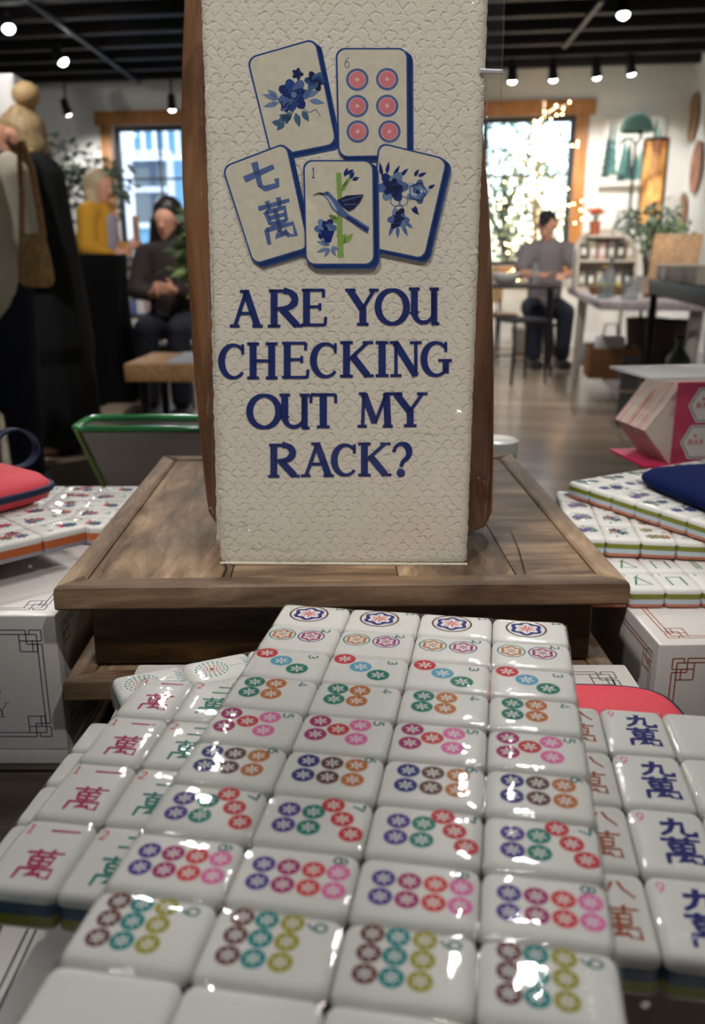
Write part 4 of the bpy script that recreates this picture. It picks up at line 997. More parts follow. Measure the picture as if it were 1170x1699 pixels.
# ---------------- packs and pouches beside the riser
def pouch(label, loc, rot, W, D, th, cloth, pipe, zip_m, zip_y=.5, strap=None, nick=None):
    t = thing('zip_pouch', label, 'pouch', loc, rot)
    mb = MB(); loops = []
    def sup(w, d, e=6.5, n=64): return [(math.copysign(abs(math.cos(2 * PI * i / n)) ** (2 / e), math.cos(2 * PI * i / n)) * w / 2, math.copysign(abs(math.sin(2 * PI * i / n)) ** (2 / e), math.sin(2 * PI * i / n)) * d / 2) for i in range(n)]
    for z, k in ((0, .86), (.1, .95), (.3, .995), (.42, 1.0), (.56, .98), (.78, .88), (.93, .66), (1.0, .34)):
        s = 1 - (1 - k); loops.append([(x * (1 - (1 - s) * .5), y * (1 - (1 - s) * .7), th * z) for x, y in sup(W, D)])
    mb.loft(loops, cloth); mb.build('body', t, 60)
    if pipe is not None:
        P = [(x * 1.003, y * 1.003, th * .42) for x, y in sup(W, D)]; MB().tube(P + [P[0]], th * .12, pipe, 6).build('piping', t, 60)
    zy = D / 2 * zip_y; zz = th * (.985 if abs(zip_y) < .4 else .93)
    pts = [(-W * .43, zy, zz * .92), (-W * .3, zy, zz * 1.03), (W * .3, zy, zz * 1.03), (W * .42, zy, zz * .93)]
    MB().tube(pts, .0016, zip_m, 6).build('zip', t, 60)
    pl = MB(); pl.box((W * .3, zy + .004, zz + .0012), (.014, .005, .0016), zip_m, bev=.0006); pl.tube([(W * .3 + .009 + .0025 * math.cos(a * .63), zy + .004 + .0025 * math.sin(a * .63), zz + .0015) for a in range(11)], .0007, zip_m, 6); pl.build('zip_pull', t, 60)
    if strap is not None:
        sp = strap; mbs = MB(); n = 20; loops = []
        for i in range(n + 1):
            a = math.radians(200 - 300 * i / n); c = Vector((W * .5 + .013 + .017 * math.cos(a), zy - .004 + .003 * math.sin(a), th * .55 + .012 + .0135 * math.sin(a)))
            w_ = .0045; loops.append([c + Vector((0, -w_, 0)), c + Vector((0, w_, 0)), c + Vector((.0014 * math.cos(a), w_, .0014 * math.sin(a))), c + Vector((.0014 * math.cos(a), -w_, .0014 * math.sin(a)))])
        mbs.loft(loops, sp); mbs.build('wrist_strap', t, 40)
    return t
CORAL = pm('coral faux leather', (222, 66, 80), .6, bump=.2, bscale=900); NAVY = pm('navy trim', (24, 32, 66), .6, bump=.2, bscale=900); NAVYC = pm('navy cloth', (8, 24, 72), .9, spec=.12, bump=.35, bscale=1400)
GOLD = pm('brass zip', (205, 160, 80), .3, .9); GOLDT = pm('sand coloured zip tape', (190, 172, 140), .5)
# pouch on the front box, mostly under the packs
pA = AZ(1030, 1130, BOX1 + .006); pB = AZ(1067, 1171, BOX1 + .006)
pouch('coral pouch lying on the front gift box, half hidden under the tile packs', (pA.x - .045, pA.y - .062, BOX1), math.radians(-3), .125, .125, .009, CORAL, NAVY, GOLD, -.3)

# left: two packs of flower tiles
ZL2 = LBZ + .0132
pb = AZ(238, 806, ZL2)
FLC = [['red', 'coral', 'green', 'purple'], ['lilac', 'sage', 'rose', 'navy'], ['coral', 'purple', 'aqua', 'rose'], ['green', 'rose', 'slate', 'red']]
flo = lambda c, r: (('fl', (c * 3 + r * 2) % 4), (lambda c=c, r=r: flower_art((c * 3 + r * 2) % 4 + 5, FLC[(c * 3 + r * 2) % 4])))
tile_pack('tile pack with bright little flower motifs, lying flat behind the coral pouch', (-.1705 - .075, pb.y - .055, ZL2 - TT), 0, 5, 5, .030, .0225, TT, LEFT_BANDS, flo, turned=True)
ZL1 = ZL2 + .0134
e0 = AZ(12, 902, ZL1); e1 = AZ(160, 868, ZL1); dl = math.atan2(e1.y - e0.y, e1.x - e0.x)
ux, uy = math.cos(dl), math.sin(dl); kk = (-.169 - e0.x) / ux
cr_ = (e0.x + ux * kk, e0.y + uy * kk)         # right corner of the upper pack
mid = (cr_[0] - ux * .075 - uy * .05625, cr_[1] - uy * .075 + ux * .05625)
tile_pack('orange edged tile pack turned askew under the coral pouch with navy piping', (mid[0], mid[1], ZL1 - TT), dl, 5, 5, .030, .0225, TT, LEFT_BANDS, flo, turned=True)
f0 = AZ(0, 846, ZL1 + .004); f1 = AZ(97, 822, ZL1 + .004); dp = math.atan2(f1.y - f0.y, f1.x - f0.x)
ux, uy = math.cos(dp), math.sin(dp); PW, PD = .16, .115
mid = (f1.x + ux * .006 - ux * PW / 2 - uy * PD / 2, f1.y + uy * .006 - uy * PW / 2 + ux * PD / 2)
pouch('coral zip pouch with navy piping and wrist strap on the flower tiles', (mid[0], mid[1], ZL1 + .0008), dp, PW, PD, .021, CORAL, NAVY, GOLD, .42, NAVY)

# right: three packs on the rust bordered box
ZR1 = RBZ + .0128
q1 = AZ(1107, 978, ZR1)
bam = lambda c, r: (('bam', c % 3), (lambda c=c: bam_art(2 + c % 3)))
tile_pack('green bamboo tile pack with olive and coral edge bands, directly on the rust bordered box', (q1.x - 2 * .0225 + .0225 * 3.5, q1.y + .06, ZR1 - TT), 0, 7, 4, .0225, .030, TT, SIDE_BANDS, bam)
ZR2 = ZR1 + .0134
q2 = AZ(1066, 897, ZR2); r2 = math.radians(-8)
FR = [['slate', 'sage', 'lilac'], ['amber', 'sage', 'navy'], ['rust', 'amber', 'sage'], ['coral', 'sage', 'slate']]
flr = lambda c, r: (('fr', c % 4), (lambda c=c: flower_art(20 + c % 4, FR[c % 4])))
lc = (q2.x - 2 * .0228 * math.cos(r2), q2.y - 2 * .0228 * math.sin(r2))
mid = (lc[0] + math.cos(r2) * .0228 * 3.5 - math.sin(r2) * .0615, lc[1] + math.sin(r2) * .0228 * 3.5 + math.cos(r2) * .0615)
tile_pack('middle tile pack of the three on the right, with brown and blue flower motifs', (mid[0], mid[1], ZR2 - TT), r2, 7, 4, .0228, .0305, TT, SIDE_BANDS, flr)
ZR3 = ZR2 + .0134
q3_ = AZ(942, 798, ZR3); q4_ = AZ(1168, 868, ZR3); r3 = math.atan2(q4_.y - q3_.y, q4_.x - q3_.x)
mid = (q3_.x + math.cos(r3) * .0225 * 3.5 - math.sin(r3) * .0825, q3_.y + math.sin(r3) * .0225 * 3.5 + math.cos(r3) * .0825)
tile_pack('glossy tile pack lying crosswise under the navy pouch', (mid[0], mid[1], ZR3 - TT), r3, 7, 6, .0225, .0275, TT, SIDE_BANDS, lambda c, r: (('fz', c % 3), (lambda c=c: flower_art(31 + c % 3, [['slate', 'navy', 'sage'], ['navy', 'slate'], ['sage', 'slate', 'lilac']][c % 3]))))
n0 = AZ(1062, 788, ZR3 + .006); n1 = AZ(1170, 838, ZR3 + .003); rn = math.atan2(n1.y - n0.y, n1.x - n0.x)
ux, uy = math.cos(rn), math.sin(rn); PW, PD = .17, .11
mid = (n0.x + ux * (PW / 2 - .002) - uy * PD * .42, n0.y + uy * (PW / 2 - .002) + ux * PD * .42)
pouch('navy zip pouch on the crosswise tile pack at the right edge', (mid[0], mid[1], ZR3 + .0008), rn, PW, PD, .0145, NAVYC, None, GOLDT, .12)

# ---------------- pink hexagon cards in a clear case
by_ = .752; hz = TABLE_Z + .105 + .004
fl = AY(1127, 632, by_); fb = AY(1122, 764, by_)
HW, HH, DD = .125, fl.z - hz, .062
t = thing('hexagon_card_pack', 'pack of pink hexagonal cards in a clear case, behind the navy pouch', 'card pack', (fl.x, by_, hz - .0015), math.radians(9))
PAPER = pm('paper edges', (226, 208, 194), .7)
def edge_mat():
    m = bpy.data.materials.new('stacked card edges'); m.use_nodes = True
    nt = m.node_tree; p = nt.nodes['Principled BSDF']; L = nt.links.new; p.inputs['Roughness'].default_value = .6
    tc = nt.nodes.new('ShaderNodeTexCoord'); mp = nt.nodes.new('ShaderNodeMapping'); mp.inputs['Scale'].default_value = (30, 420, 30); L(tc.outputs['Object'], mp.inputs[0])
    n = nt.nodes.new('ShaderNodeTexNoise'); n.inputs['Scale'].default_value = 1; L(mp.outputs[0], n.inputs['Vector'])
    r = nt.nodes.new('ShaderNodeValToRGB'); r.color_ramp.elements[0].color = lin((206, 120, 118)); r.color_ramp.elements[1].color = lin((226, 208, 194)); r.color_ramp.elements[0].position = .36; r.color_ramp.elements[1].position = .5
    L(n.outputs[0], r.inputs[0]); L(r.outputs[0], p.inputs['Base Color']); return m
EDGE = edge_mat(); HOT = pm('hot pink card', (196, 34, 84), .45); CARDW = pm('off white label', (225, 222, 212), .5); SAGE = pm('sage label ring', (130, 150, 132), .5)
hexo = [(-.0, .0), (HW, 0), (HW + .022, HH * .42), (HW + .006, HH * .97), (.004, HH * .97), (-.026, HH * .42)]
MB().loft([[(x, y, z) for x, z in hexo] for y in (.003, .006, DD - .003, DD)], EDGE).build('card_stack', t, 20)
fc = MB(); fc.box((HW / 2, .0008, HH / 2), (HW, .0016, HH), HOT, bev=.0006); a = Art()
def hexlab(cx, cz, s, word):
    for k, m in ((1.0, CARDW), (.93, SAGE), (.86, CARDW)):
        a.poly([(cx + s * k * x, cz + s * k * z) for x, z in ((-1, 0), (-.55, .8), (.55, .8), (1, 0), (.55, -.8), (-.55, -.8))], m, {1.0: 0, .93: 1, .86: 2}[k])
    a.disc(cx - s * .28, cz + s * .3, s * .09, C['coral'], 3, 4)
    for i, ch in enumerate(word): letter(a, ch, cx - s * .62 + i * s * .27, cz - s * .12, cx - s * .38 + i * s * .27, cz + s * .14, s * .06, C['coral'] if i != 3 or word != 'HAND' else C['leaf'], 3)
hexlab(.03, HH * .72, .019, 'MAHJ'); hexlab(.026, HH * .27, .019, 'HAND'); hexlab(.078, HH * .72, .019, 'MAHJ'); hexlab(.074, HH * .27, .019, 'HAND')
a.emit(fc, lambda x, y, l: (x, -.0004 - .00012 * l, y)); fc.build('front_card', t, 20)
CASE = clear('clear acrylic case', .04, bump=.15, bscale=40, ior=1.5, haze=.03)
cs = MB(); x0, x1, y0, y1 = -.026, HW + .03, -.004, DD + .006; zt_ = HH + .003
for P in ([(x0, y0, .001), (x0, y1, .001), (x0, y1, zt_), (x0, y0, zt_)], [(x0, y0, zt_), (x1, y0, zt_), (x1, y1, zt_), (x0, y1, zt_)], [(x1, y0, .001), (x1, y1, .001), (x1, y1, zt_), (x1, y0, zt_)], [(x0, y0, .001), (x1, y0, .001), (x1, y0, zt_), (x0, y0, zt_)]): cs.add(P, [(0, 1, 2, 3)], CASE)
cs.build('case', t, 0)
LID = clear('acrylic lid with painted glare', .1, bump=.4, bscale=60, ior=1.6, haze=.32); MB().box(((x0 + x1) / 2, (y0 + y1) / 2, zt_ + .002), (x1 - x0 + .01, y1 - y0 + .01, .003), LID, bev=.001).build('case_lid', t, 30)  # clear lid; milky diffuse share stands in for its white reflections
MB().box(((x0 + x1) / 2, (y0 + y1) / 2, -.0008), (x1 - x0, y1 - y0, .0022), HOT, bev=.0006).build('base_card', t)

# ---------------- green rimmed bin and canister behind the riser
t = thing('storage_bin', 'white flared bin with a double green rim, behind the wooden riser', 'bin', (0, 0, 0))
GRIM = pm('glossy green rim', (52, 138, 78), .15, coat=.5); BINW = pm('grey white bin wall', (168, 160, 155), .4)
zr = CAM_Z - .158; yf, yb_ = .815, .885
a0 = AZ(120, 712, zr); xl_, xr_ = a0.x, -.02; yf = a0.y
yb_ = AZ(120, 693, zr).y; sl = .045
def bl(z, k): 
    f = 1 - k; return [(xl_ + sl * f, yf + .012 * f, z), (xr_ - sl * f, yf + .012 * f, z), (xr_ - sl * f, yb_ - .012 * f, z), (xl_ + sl * f, yb_ - .012 * f, z)]
def rnd4(P, r=.012):
    cx, cy = (P[0][0] + P[1][0]) / 2, (P[0][1] + P[2][1]) / 2
    return [(cx + x, cy + y, P[0][2]) for x, y in rrect(P[1][0] - P[0][0], P[2][1] - P[1][1], r, 5)]
t.location = (0, 0, 0)
bm_ = MB(); bm_.loft([rnd4(bl(TABLE_Z + .0005, 0)), rnd4(bl(zr, 1)), [(x * .0 + x, y, z - .0005) for x, y, z in rnd4(bl(zr, 1), .011)], rnd4([(p[0] + (.003 if i in (0, 3) else -.003), p[1] + (.003 if i < 2 else -.003), TABLE_Z + .004) for i, p in enumerate(bl(0, 0))])], BINW)
bo = bm_.build('bin_body', t, 40)
P = rnd4(bl(zr, 1)); MB().tube(P + [P[0]], .0035, GRIM, 8).build('rim', t, 60)
for p0_, p1_ in ((bl(TABLE_Z + .001, 0)[0], bl(zr, 1)[0]), (bl(TABLE_Z + .001, 0)[1], bl(zr, 1)[1])): MB().tube([(p0_[0] + .002, p0_[1] - .0005, p0_[2] + .002), (p1_[0] + .003, p1_[1] - .0005, p1_[2])], .0022, pm('olive corner edge', (112, 140, 62), .3), 6).build('corner_edge', t, 60)
pc = AZ(832, 728, CAM_Z - .168)
t = thing('canister', 'pale green canister with a white lid behind the wooden riser', 'canister', (pc.x - .006, pc.y, TABLE_Z))
hc = .286 - .168
MB().lathe([(.02, 0), (.0215, .002), (.0215, hc - .012), (.021, hc - .011)], pm('pale sage tin', (160, 176, 152), .35), 28).build('body', t)
MB().lathe([(.0222, hc - .0125), (.0222, hc - .001), (.0205, hc), (.012, hc + .0005)], pm('white tin lid', (222, 222, 216), .25), 28).build('lid', t)

# ================================================================== THE SHOP BEHIND
# ---------------- people: one continuous body each, clothes and hair as parts
SKIN = pm('skin', (205, 150, 125), .5, spec=.3, noise=.05, nscale=8)
def blob(name, bones, voxel, m, parent, smooth_it=4, extra=None):
    """bones: (p0, r0, p1, r1, flat) tapered capsules fused into one skin; flat squeezes the section along y"""
    mb = MB()
    for bn in bones:
        p0, r0, p1, r1 = Vector(bn[0]), bn[1], Vector(bn[2]), bn[3]; flat = bn[4] if len(bn) > 4 else 1.0
        d = p1 - p0; L_ = d.length
        if L_ < 1e-6: d = Vector((0, 0, 1)); L_ = 1e-6
        dn = d.normalized(); a = Vector((1, 0, 0)) - dn * dn.x
        a = a.normalized() if a.length > .2 else dn.orthogonal().normalized(); b = dn.cross(a)
        loops = []
        steps = [(-r0 * math.cos(t), r0 * math.sin(t)) for t in (.12, .5, .9, 1.25)] + [(0, r0), (L_, r1)] + [(L_ + r1 * math.cos(t), r1 * math.sin(t)) for t in (1.25, .9, .5, .12)]
        for s_, r in steps: loops.append([p0 + dn * s_ + a * (r * math.cos(2 * PI * k / 12)) + b * (r * flat * math.sin(2 * PI * k / 12)) for k in range(12)])
        mb.loft(loops, m)
    if extra: extra(mb, m)
    o = mb.build(name, parent, 180)
    md = o.modifiers.new('fuse', 'REMESH'); md.mode = 'VOXEL'; md.voxel_size = voxel; md.use_smooth_shade = True
    ms = o.modifiers.new('soft', 'SMOOTH'); ms.factor = .5; ms.iterations = smooth_it
    dg = bpy.context.evaluated_depsgraph_get(); dg.update()
    me = bpy.data.meshes.new_from_object(o.evaluated_get(dg)); o.modifiers.clear()
    old = o.data; o.data = me; bpy.data.meshes.remove(old); me.name = name
    if not me.materials: me.materials.append(m)
    me.polygons.foreach_set('use_smooth', [True] * len(me.polygons))
    return o
def head_bones(c, f, s=1.0):
    """c: head centre, f: facing unit vector"""
    c = Vector(c); f = Vector(f).normalized(); r_ = Vector((f.y, -f.x, 0)).normalized(); u_ = r_.cross(f)
    P = lambda x, y, z: tuple(c + r_ * x * s + f * y * s + u_ * z * s)
    return [(P(0, -.01, .035), .082 * s, P(0, -.02, .03), .084 * s), (P(0, .035, .03), .068 * s, P(0, .03, -.05), .055 * s), (P(0, .062, -.075), .026 * s, P(0, .05, -.06), .04 * s),
            (P(0, .092, .02), .009 * s, P(0, .108, -.012), .014 * s), (P(-.016, .094, -.018), .008 * s, P(.016, .094, -.018), .008 * s), (P(-.02, .085, -.048), .008 * s, P(.02, .085, -.048), .008 * s),
            (P(-.03, .072, .035), .016 * s, P(.03, .072, .035), .016 * s), (P(-.078, 0, .0), .012 * s, P(-.083, -.012, .03), .014 * s), (P(.078, 0, .0), .012 * s, P(.083, -.012, .03), .014 * s)]
def hand_bones(w, d, side):
    """wrist w, pointing direction d, thumb towards side; five separate bent fingers"""
    w = Vector(w); d = Vector(d).normalized(); sd = Vector(side); sd = (sd - d * sd.dot(d)).normalized(); n = d.cross(sd)
    B = [(w, .026, w + d * .05, .034, .55), (w + d * .045 + sd * .016, .02, w + d * .085 + sd * .022, .016), (w + d * .045 - sd * .016, .02, w + d * .08 - sd * .022, .015), (w + d * .03, .028, w + d * .085, .017)]
    for k, (o_, L_) in enumerate(((.03, .07), (.010, .08), (-.010, .074), (-.029, .058))):
        b0 = w + d * .09 + sd * o_; b1 = b0 + (d * .9 + n * .2) * L_ * .5; b2 = b1 + (d * .6 + n * .75) * L_ * .5
        B += [(b0, .009, b1, .0085), (b1, .0085, b2, .007)]
    b0 = w + d * .03 + sd * .03; b1 = b0 + (d * .6 + sd * .8).normalized() * .035; b2 = b1 + (d * .95 + sd * .2).normalized() * .03
    B += [(b0, .013, b1, .011), (b1, .0105, b2, .008)]
    return B
def eyes(t, c, f, s=1.0, brow=None):
    c = Vector(c); f = Vector(f).normalized(); r_ = Vector((f.y, -f.x, 0)).normalized(); u_ = r_.cross(f)
    for k in (-1, 1):
        p = c + r_ * .031 * k * s + f * .081 * s + u_ * .018 * s
        MB().ball(p, .011 * s, pm('eye white', (225, 220, 215), .2)).ball(p + f * .0075 * s, .006 * s, pm('iris', (50, 36, 28), .2)).build('eye', t, 60)
    p = c + f * .0935 * s + u_ * -.048 * s; MB().ball(p, (.021 * s, .021 * s if abs(f.x) > .5 else .006 * s, .006 * s), pm('lips', (170, 92, 86), .4)).build('mouth', t, 60)

def ppos(px, Y): p = ray(px, 450); p = p * (Y / p.y); return Vector((p.x, p.y, 0))
# 1: black coat, blond bun, turned to the left
base = ppos(68, 4.5)
t = thing('person', 'person in a long black coat turned away to the left, head bent', 'person', base, 0)
H = 1.63
hc_ = (-.055, 0, 1.52); fv = (-.96, .28, 0)
arm = [((-.02, -.19, 1.36), .055, (.03, -.24, 1.12), .045), ((.03, -.24, 1.12), .043, (-.1, -.22, .9), .03), ((-.02, .19, 1.36), .055, (-.02, .24, 1.12), .045), ((-.02, .24, 1.12), .043, (-.15, .2, .95), .03)]
legs = [((0, -.09, .86), .085, (-.01, -.09, .48), .06), ((-.01, -.09, .48), .055, (.01, -.09, .1), .038), ((0, .09, .86), .085, (-.01, .09, .48), .06), ((-.01, .09, .48), .055, (.01, .09, .1), .038), ((.02, -.09, .045), .036, (-.14, -.1, .03), .03), ((.02, .09, .045), .036, (-.14, .1, .03), .03)]
torso = [((0, 0, .9), .13, (0, 0, 1.12), .115), ((0, 0, 1.12), .12, (0, 0, 1.32), .13), ((0, -.13, 1.37), .07, (0, .13, 1.37), .07), ((0, 0, 1.35), .06, (-.025, 0, 1.47), .052)]
body = blob('body', torso + arm + legs + head_bones(hc_, fv, 1.0) + hand_bones((-.1, -.22, .9), (-.5, .1, -.8), (-1, 0, 0)) + hand_bones((-.15, .2, .95), (-.5, -.1, -.8), (-1, 0, 0)), .0075, SKIN, t, 3)
eyes(t, hc_, fv)
COAT = pm('black wool coat', (16, 16, 19), .85, bump=.3, bscale=300)
blob('coat', [((.0, 0, .98), .2, (0, 0, 1.2), .175), ((0, 0, 1.2), .175, (0, 0, 1.33), .165), ((.01, -.15, 1.385), .075, (.01, .15, 1.385), .075), ((.01, -.19, 1.35), .078, (.05, -.25, 1.12), .066), ((.05, -.25, 1.12), .066, (-.07, -.22, .93), .052), ((0, .19, 1.35), .075, (0, .25, 1.12), .064), ((0, .25, 1.12), .062, (-.12, .2, .97), .05),
     ((0, 0, .95), .2, (.02, 0, .55), .215), ((.02, 0, .55), .2, (.03, 0, .2), .21), ((.01, 0, 1.38), .085, (-.01, 0, 1.43), .068)], .012, COAT, t, 4)
BLOND = pm('ash blond hair', (168, 142, 104), .55, bump=.6, bscale=160, noise=.2, nscale=40, stretch=(1, 1, .2))
blob('hair', [((-.03, -.0, 1.585), .088, (.0, 0, 1.57), .092), ((.0, 0, 1.56), .092, (.022, -.005, 1.5), .078), ((.03, 0, 1.5), .06, (.03, 0, 1.46), .045), ((-.075, .0, 1.6), .055, (-.03, 0, 1.62), .07), ((.01, 0, 1.66), .03, (.02, 0, 1.69), .04)], .008, BLOND, t, 3)
bun = MB(); bun.ball((.015, -.005, 1.725), (.066, .066, .06), pm('honey blond bun', (196, 164, 116), .55, bump=.8, bscale=120), 18, 12); bun.build('hair_bun', t, 180)
MB().tube([(-.07 + .0 * k, .075 * math.cos(k * .7) , 1.42 + .02 * math.sin(k)) for k in range(3)], .006, GOLDT, 6).build('collar_trim', t, 60)
sc_ = MB(); sc_.tube([(-.075, -.03, 1.415), (-.04, -.075, 1.445), (.02, -.078, 1.47), (.07, -.04, 1.485), (.075, .03, 1.485), (.02, .075, 1.47), (-.05, .06, 1.43)], .014, pm('mustard scarf edge', (190, 160, 92), .7), 8); sc_.build('scarf', t, 60)
# 2: cream sweater at the edge of the frame
base = ppos(-28, 3.75)
t = thing('person', 'person in a cream sweater and navy trousers, cut by the left frame edge', 'person', base, 0)
hc_ = (-.02, .03, 1.5); fv = (-.55, .83, 0)
arm = [((.17, -.02, 1.3), .052, (.2, -.03, 1.05), .044), ((.2, -.03, 1.05), .042, (.1, .14, .98), .03), ((-.19, 0, 1.3), .052, (-.23, 0, 1.05), .044), ((-.23, 0, 1.05), .042, (-.14, .14, .98), .03)]
legs = [((-.09, 0, .84), .09, (-.09, 0, .46), .062), ((-.09, 0, .46), .056, (-.09, .0, .1), .038), ((.09, 0, .84), .09, (.1, 0, .46), .062), ((.1, 0, .46), .056, (.1, 0, .1), .038), ((-.09, -.02, .045), .036, (-.1, .15, .03), .03), ((.1, -.02, .045), .036, (.11, .15, .03), .03)]
torso = [((0, 0, .88), .135, (0, 0, 1.1), .12), ((0, 0, 1.1), .125, (0, 0, 1.28), .13), ((-.13, 0, 1.33), .068, (.13, 0, 1.33), .068), ((0, 0, 1.32), .06, (-.01, .015, 1.44), .05)]
blob('body', torso + arm + legs + head_bones(hc_, fv) + hand_bones((.1, .14, .98), (-.3, .9, .1), (0, 0, 1)) + hand_bones((-.14, .14, .98), (.3, .9, .1), (0, 0, 1)), .0075, SKIN, t, 3)
eyes(t, hc_, fv)
KNIT = pm('cream knit', (222, 212, 190), .9, bump=.6, bscale=220)
blob('sweater', [((0, 0, .86), .185, (0, 0, 1.1), .165), ((0, 0, 1.1), .165, (0, 0, 1.26), .16), ((-.14, 0, 1.325), .08, (.14, 0, 1.325), .08), ((.165, -.01, 1.3), .078, (.205, -.03, 1.05), .07), ((.205, -.03, 1.05), .068, (.11, .13, .98), .05), ((-.18, 0, 1.3), .078, (-.23, 0, 1.05), .07), ((-.23, 0, 1.05), .068, (-.14, .13, .98), .05), ((0, 0, 1.34), .09, (0, .01, 1.4), .07)], .012, KNIT, t, 4)
NAVYT = pm('navy trousers', (20, 23, 38), .85)
blob('trousers', [((-.085, 0, .84), .12, (-.09, 0, .46), .088), ((-.09, 0, .46), .088, (-.09, 0, .1), .072), ((.085, 0, .84), .12, (.1, 0, .46), .088), ((.1, 0, .46), .088, (.1, 0, .1), .072), ((-.04, 0, .86), .13, (.04, 0, .86), .13)], .012, NAVYT, t, 4)
BROWNH = pm('dark brown hair', (46, 32, 26), .5, bump=.6, bscale=150, stretch=(1, 1, .2))
blob('hair', [((-.015, .01, 1.56), .092, (.0, -.0, 1.55), .094), ((.02, -.04, 1.54), .085, (.03, -.05, 1.44), .06), ((.06, -.06, 1.44), .05, (.085, -.1, 1.34), .042), ((.085, -.1, 1.34), .04, (.1, -.115, 1.24), .02)], .008, BROWNH, t, 3)
for s_ in (-.09, .105): MB().box((s_, .05, .03), (.09, .25, .06), pm('dark shoe', (22, 20, 20), .5), bev=.02).build('shoe', t)
# the cork bag hangs from her shoulder
CORK = pm('speckled cork', (198, 160, 104), .8, noise=.4, nscale=60, bump=.4, bscale=80)
g = AY(57, 428, 3.2)
t = thing('shoulder_bag', 'tan speckled cork bag hanging from the cream sweater shoulder', 'bag', (g.x, g.y, g.z - .1), math.radians(-25))
mb = MB(); mb.loft([[(x, y, z) for x, y in rrect(.135 - 2 * i, .075 - 2 * j, .03, 5)] for z, i, j in ((0, .02, .02), (.008, .006, .006), (.03, 0, 0), (.12, .006, .008), (.17, .016, .016), (.182, .026, .024))], CORK); mb.build('bag_body', t, 60)
MB().tube([(.05, 0, .165), (.035, .01, .26), (-.01, .04, .4), (-.07, .07, .49)], [.012, .011, .011, .011], pm('braided cork strap', (190, 140, 92), .8, noise=.5, nscale=90), 8).build('strap', t, 60)
MB().tube([(-.05, .0, .165), (-.06, .03, .3), (-.08, .06, .44), (-.09, .08, .49)], [.01, .01, .01, .01], pm('braided cork strap', (190, 140, 92)), 8).build('strap', t, 60)
# 3: mustard cardigan
base = ppos(166, 7.0)
t = thing('person', 'person in a mustard cardigan standing by the black covered table', 'person', base, 0)
hc_ = (.04, 0, 1.48); fv = (.94, -.34, -.1)
arm = [((-.02, -.17, 1.3), .05, (-.02, -.22, 1.06), .042), ((-.02, -.22, 1.06), .04, (.15, -.13, .99), .028), ((.0, .17, 1.3), .05, (.02, .22, 1.06), .042), ((.02, .22, 1.06), .04, (.2, .1, 1.05), .028)]
legs = [((0, -.09, .84), .09, (0, -.09, .46), .06), ((0, -.09, .46), .055, (-.02, -.09, .1), .038), ((0, .09, .84), .09, (.02, .09, .46), .06), ((.02, .09, .46), .055, (.05, .09, .1), .038), ((-.05, -.09, .045), .036, (.12, -.1, .03), .03), ((.02, .09, .045), .036, (.19, .1, .03), .03)]
torso = [((0, 0, .88), .13, (0, 0, 1.1), .115), ((0, 0, 1.1), .12, (0, 0, 1.27), .125), ((0, -.12, 1.32), .065, (0, .12, 1.32), .065), ((0, 0, 1.3), .055, (.02, 0, 1.42), .048)]
blob('body', torso + arm + legs + head_bones(hc_, fv) + hand_bones((.15, -.13, .99), (.9, .2, .2), (0, 0, 1)) + hand_bones((.2, .1, 1.05), (.9, -.2, .2), (0, 0, 1)), .0075, SKIN, t, 3)
eyes(t, hc_, fv)
MUST = pm('mustard knit', (196, 142, 34), .85, bump=.5, bscale=260)
blob('cardigan', [((-.02, -.03, .74), .14, (-.02, 0, 1.1), .15), ((0, 0, 1.1), .15, (0, 0, 1.26), .148), ((0, -.14, 1.315), .075, (0, .14, 1.315), .075), ((-.02, -.17, 1.3), .075, (-.02, -.23, 1.06), .068), ((-.02, -.23, 1.06), .066, (.12, -.15, 1.0), .048), ((.0, .17, 1.3), .075, (.02, .23, 1.06), .068), ((.02, .23, 1.06), .066, (.17, .12, 1.05), .048), ((.03, .1, .8), .1, (.1, .14, .52), .06), ((-.05, -.1, .8), .1, (-.02, -.12, .62), .07)], .012, MUST, t, 4)
blob('blouse', [((.075, -.03, .9), .07, (.085, -.02, 1.24), .085)], .012, pm('grey lilac blouse', (150, 144, 160), .8, noise=.3, nscale=60), t, 3)
blob('trousers', [((0, -.085, .84), .11, (0, -.09, .46), .08), ((0, -.09, .46), .08, (-.02, -.09, .1), .07), ((0, .085, .84), .11, (.02, .09, .46), .08), ((.02, .09, .46), .08, (.05, .09, .1), .07)], .012, NAVYT, t, 3)
blob('hair', [((.03, 0, 1.545), .09, (.02, 0, 1.53), .092), ((.0, 0, 1.5), .08, (-.01, -.02, 1.36), .062), ((.0, -.07, 1.42), .05, (.03, -.1, 1.2), .045), ((.03, -.1, 1.2), .045, (.05, -.1, 1.06), .03), ((.0, .07, 1.42), .05, (.03, .09, 1.2), .04)], .008, pm('long ash blond hair', (176, 156, 128), .55, bump=.6, bscale=150, stretch=(1, 1, .2)), t, 3)
for x_, y_ in ((.03, -.095), (.1, .095)): MB().box((x_, y_, .03), (.24, .085, .06), pm('dark shoe', (22, 20, 20), .5), bev=.02).build('shoe', t)
